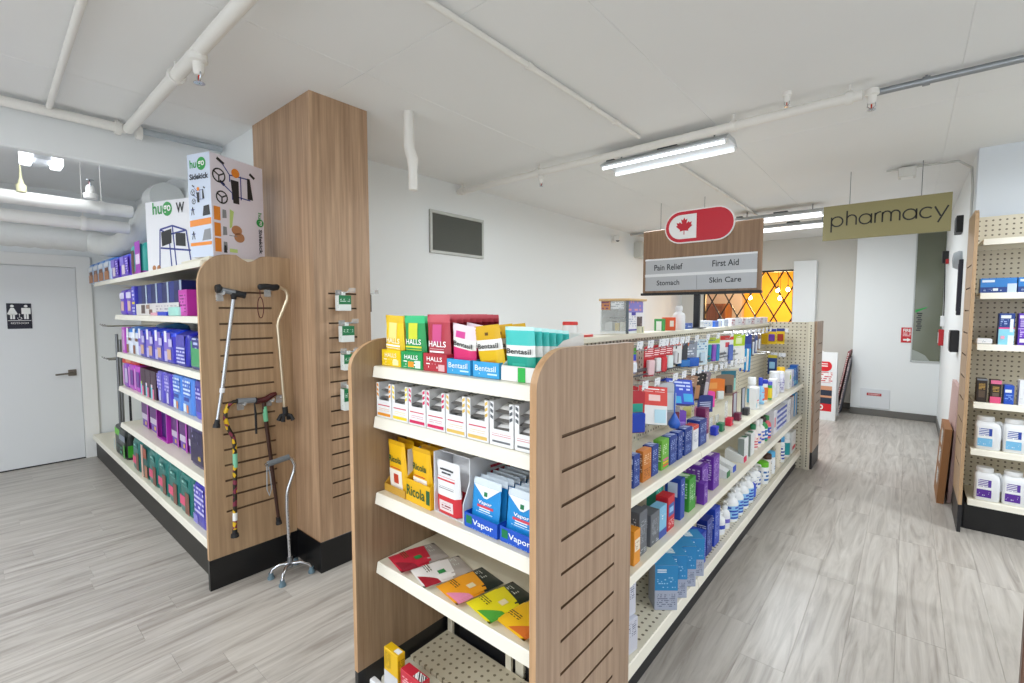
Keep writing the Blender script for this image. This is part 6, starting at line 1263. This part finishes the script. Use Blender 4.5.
# ------------------------------------------------------------------ right wall and back wall items
def wallbox(name, label, cat, y0, y1, z0, z1, d, c, r=.5):
    return tag(MB().cbox(.36 - d, .36, y0, y1, z0, z1, .004).build(name, mat(c, r)), label, cat)
o = wallbox('exit_box', 'black box mounted high on the right wall beside the pharmacy sign', 'box', 6.2, 6.42, 2.33, 2.49, .05, '#17181b')
MB().cbox(.306, .31, 6.23, 6.39, 2.35, 2.47, .002).build('front_plate', mat('#26282c', .3), o)
o = empty('wall_speaker', 'round grey wall speaker below the black box on the right wall', 'speaker', (.36, 6.15, 2.06)); X = Matrix.Rotation(-PI / 2, 4, 'Y')
MB().lathe([(.085, 0), (.09, .02), (.07, .06)], 18, 0, X).build('housing', mat('#B8C0C8', .4), o, smooth=40)
MB().lathe([(.06, .061), (.02, .066)], 18, 0, X).build('grille', mat('#8d949c', .6), o, smooth=40)
o = wallbox('wall_rail', 'tall narrow black rail on the right wall', 'rail', 5.92, 5.97, 1.54, 2.05, .03, '#1b1b2c')
MB().cbox(.327, .33, 5.93, 5.96, 1.58, 2.01, .001).build('insert', mat('#30304a', .4), o)
o = wallbox('card_terminal', 'black box on the right wall beside the shelving end panel', 'box', 5.9, 6.1, 1.2, 1.40, .06, '#1c1c20')
MB().cbox(.296, .30, 5.92, 6.08, 1.22, 1.38, .002).build('front_plate', mat('#2c2d32', .3), o)
o = wallbox('fire_alarm', 'red fire alarm pull box on the right wall near the grey window', 'alarm', 8.3, 8.45, 1.13, 1.34, .05, '#B01E26')
MB().cbox(.305, .31, 8.32, 8.43, 1.16, 1.30, .002).build('cover', mat('#d8d8d8', .4), o)
o = wallbox('wall_sensor', 'small black sensor box with a dangling cord high on the right wall', 'sensor', 8.2, 8.36, 2.2, 2.35, .06, '#18191c')
MB().tube([(.33, 8.28, 2.2), (.335, 8.26, 2.05), (.345, 8.32, 1.8), (.35, 8.36, 1.5)], .006, 6).build('cord', BLACK, o, smooth=60)
MB().cbox(.33, .358, 8.1, 8.19, 2.18, 2.24, .003).build('red_lamp', mat('#b02428', .3), o)
o = wallbox('wall_switch', 'white switch box low on the right wall cord', 'switch', 8.33, 8.41, 1.38, 1.52, .04, '#E4E6E8')
# fire hose sign and access panel on the white bay
o = tag(MB().cbox(-.075, .055, 8.880, 8.887, 1.125, 1.345, .002).build('fire_sign', mat('#C8202A', .4)), 'red FIRE sign with a white arrow on the white back wall', 'sign')
text('FIRE', .088, .045, WHITE, o, (-.01, 8.8785, 1.305), bold=.03)
MB().quad((-.055, 8.8785, 1.215), (.035, 8.8785, 1.215), (.035, 8.8785, 1.27), (-.055, 8.8785, 1.27)).build('small_print', fine('#C8202A', '#f4d4d6', .02, .6), o)
MB().add([(-.05, 8.8785, 1.155), (-.005, 8.8785, 1.155), (-.005, 8.8785, 1.14), (.04, 8.8785, 1.167), (-.005, 8.8785, 1.194), (-.005, 8.8785, 1.179), (-.05, 8.8785, 1.179)], [(0, 1, 2, 3, 4, 5, 6)]).build('arrow', WHITE, o)
o = tag(MB().cbox(-.52, -.165, 8.876, 8.887, .115, .41, .003).build('access_panel', mat('#DDE0E4', .5)), 'small white access panel low on the white back wall', 'panel')
q = MB().cbox(-.44, -.265, 8.872, 8.876, .305, .345, .001).build('red_label', mat('#B4262E', .4), o)
MB().quad((-.425, 8.8715, .312), (-.28, 8.8715, .312), (-.28, 8.8715, .338), (-.425, 8.8715, .338)).build('small_print', fine('#B4262E', '#f0d0d0', .018, .6), q)
w3 = link('window_3', None, None, None, None, 'structure')
MB().box(.052, .355, 8.874, 8.882, .87, 2.70).build('pane', mat('#6F7464', .12), w3)
MB().cbox(.040, .055, 8.868, 8.888, .855, 2.715, .002).cbox(.040, .36, 8.868, 8.888, .852, .872, .002).build('window_frame', mat('#c0c4c4', .4), w3)
g = MB()
for k in range(9): g.box(.085 + .012 * (k % 2), .135 + .012 * (k % 3) * .5, 8.8725, 8.8735, 1.30 + .03 * k, 1.318 + .03 * k)
g.build('vertical_writing', mat('#2c3030', .6), w3)
MB().add([(.07, 8.873, 1.56), (.18, 8.873, 1.62), (.20, 8.873, 1.645), (.07, 8.873, 1.60)], [(0, 1, 2, 3)]).build('green_mark', mat('#2a9a48', .5), w3)
MB().add([(.056, 8.8735, .875), (.25, 8.8735, .875), (.2, 8.8735, .95), (.12, 8.8735, 1.0), (.056, 8.8735, 1.03)], [(0, 1, 2, 3, 4)]).build('pale_reflection', mat('#9aa09a', .6), w3)  # reflection low in the pane, painted as a pale shape
# poster stand and frames beyond the gondola
st = empty('poster_stand', 'white poster stand with a red banner and 290 beyond the gondola', 'stand', (-1.0, 8.05, 0))
for s in (0, 1):
    q = MB().prism([(.03, 0), (.06, 0), (.02, .99), (-.0, .99)] if not s else [(.44, 0), (.47, 0), (.06, .99), (.04, .99)], -.27, .25, 'y' if False else 'x')
    q.build('panel', mat('#EDEEF0', .4), st)
def onp(z): return .03 - .03 * z / .99 - .0015
g = MB(); ms = [mat('#D8202C'), mat('#F4F4F4'), mat('#D89A78'), mat('#2a3448'), fine('#f6f2f2', '#d04850', .03, .55)]
def pq(x0, x1, z0, z1, m, e=0): g.quad((x0, onp(z0) - e, z0), (x1, onp(z0) - e, z0), (x1, onp(z1) - e, z1), (x0, onp(z1) - e, z1), m)
pq(-.24, .20, .13, .24, 0); pq(-.24, .20, .55, .70, 4); pq(-.24, .20, .24, .50, 2); pq(-.05, .2, .24, .33, 3, .0004); pq(.02, .2, .36, .44, 3, .0004)
g.add([(x, onp(.8) - .0002, .79 + z) for (x, z) in [(a + .02, b) for (a, b) in capsule(.17, .075, 0, 0)]], [tuple(range(30))], 0)
g.build('poster_print', ms, st)
text('290', .16, .075, WHITE, st, (.02, onp(.185) - .002, .185), bold=.03)
MB().quad((-.08, onp(.8) - .0012, .765), (.14, onp(.8) - .0012, .765), (.14, onp(.8) - .0012, .83), (-.08, onp(.8) - .0012, .83)).build('banner_print', fine('#D8202C', '#fbe4e4', .034, .7), st)
MB().tube([(-.1, .012, .99), (-.06, .03, 1.03), (.04, .03, 1.03), (.08, .012, .99)], .006, 6).build('stand_handle', WHITE, st, smooth=60)
for k, (c, nm) in enumerate((('#8a2a34', 'dark red'), ('#6a6a78', 'slate grey'))):
    x0, x1 = -.83 + .05 * k, -.672 + .015 * k; y0, y1 = 8.56 + .06 * k, 9.15; zt = .98 - .1 * k
    o = MB().add([(x0, y0, 0), (x0, y1, 0), (x1, y1, zt), (x1, y0, zt), (x0 + .02, y0, 0), (x0 + .02, y1, 0), (x1 + .02, y1, zt), (x1 + .02, y0, zt)], [(0, 1, 2, 3), (4, 5, 6, 7), (0, 3, 7, 4), (1, 2, 6, 5), (0, 1, 5, 4), (2, 3, 7, 6)]).build('framed_board', mat(c, .4)); tag(o, nm + ' framed board leaning beside the poster stand', 'board')
    MB().add([(x0 - .001, y0 + .04, .05), (x0 - .001, y1 - .04, .05), (x1 - .001 - .01, y1 - .04, zt - .05), (x1 - .011, y0 + .04, zt - .05)], [(0, 1, 2, 3)]).build('picture', fine('#c9b0a8', c, .03, .5), o)
    MB().add([(x0 + .001, y0 - .001, .01), (x0 + .018, y0 - .001, .01), (x1 + .018, y0 - .001, zt - .01), (x1 + .001, y0 - .001, zt - .01)], [(0, 1, 2, 3)]).build('frame_edge', fine('#d8c8c4', c, .03, .55), o)
# cartons leaning on the right wall
for k, (y0, y1, zt, xo) in enumerate(((5.13, 5.62, .62, .235), (5.2, 5.9, .95, .302))):
    c = ('#9A6A40', '#C9A9A4')[k]; t = .045 - .02 * k; x1 = .36 - t - .003 - .05 * (1 - k)
    o = MB().add([(xo, y0, 0), (xo, y1, 0), (x1, y1, zt), (x1, y0, zt), (xo + t, y0, 0), (xo + t, y1, 0), (x1 + t, y1, zt), (x1 + t, y0, zt)], [(0, 1, 2, 3), (4, 5, 6, 7), (0, 3, 7, 4), (1, 2, 6, 5), (0, 1, 5, 4), (2, 3, 7, 6)]).build('flat_carton', mat(c, .6, n=.06, ns=8)); tag(o, ('brown flat carton with white labels leaning on the right wall', 'taller pale pink flat carton leaning behind the brown one')[k], 'carton')
    if k == 0:
        for a in (.12, .3, .46):
            L_ = lambda u, v: (xo + (x1 - xo) * v / zt - .002, y0 + u, v)
            MB().add([L_(.12, a), (L_(.3, a)), L_(.3, a + .12), L_(.12, a + .12)], [(0, 1, 2, 3)]).build('shipping_label', fine('#E6E4E0', '#5a5a5a', .016, .5), o)
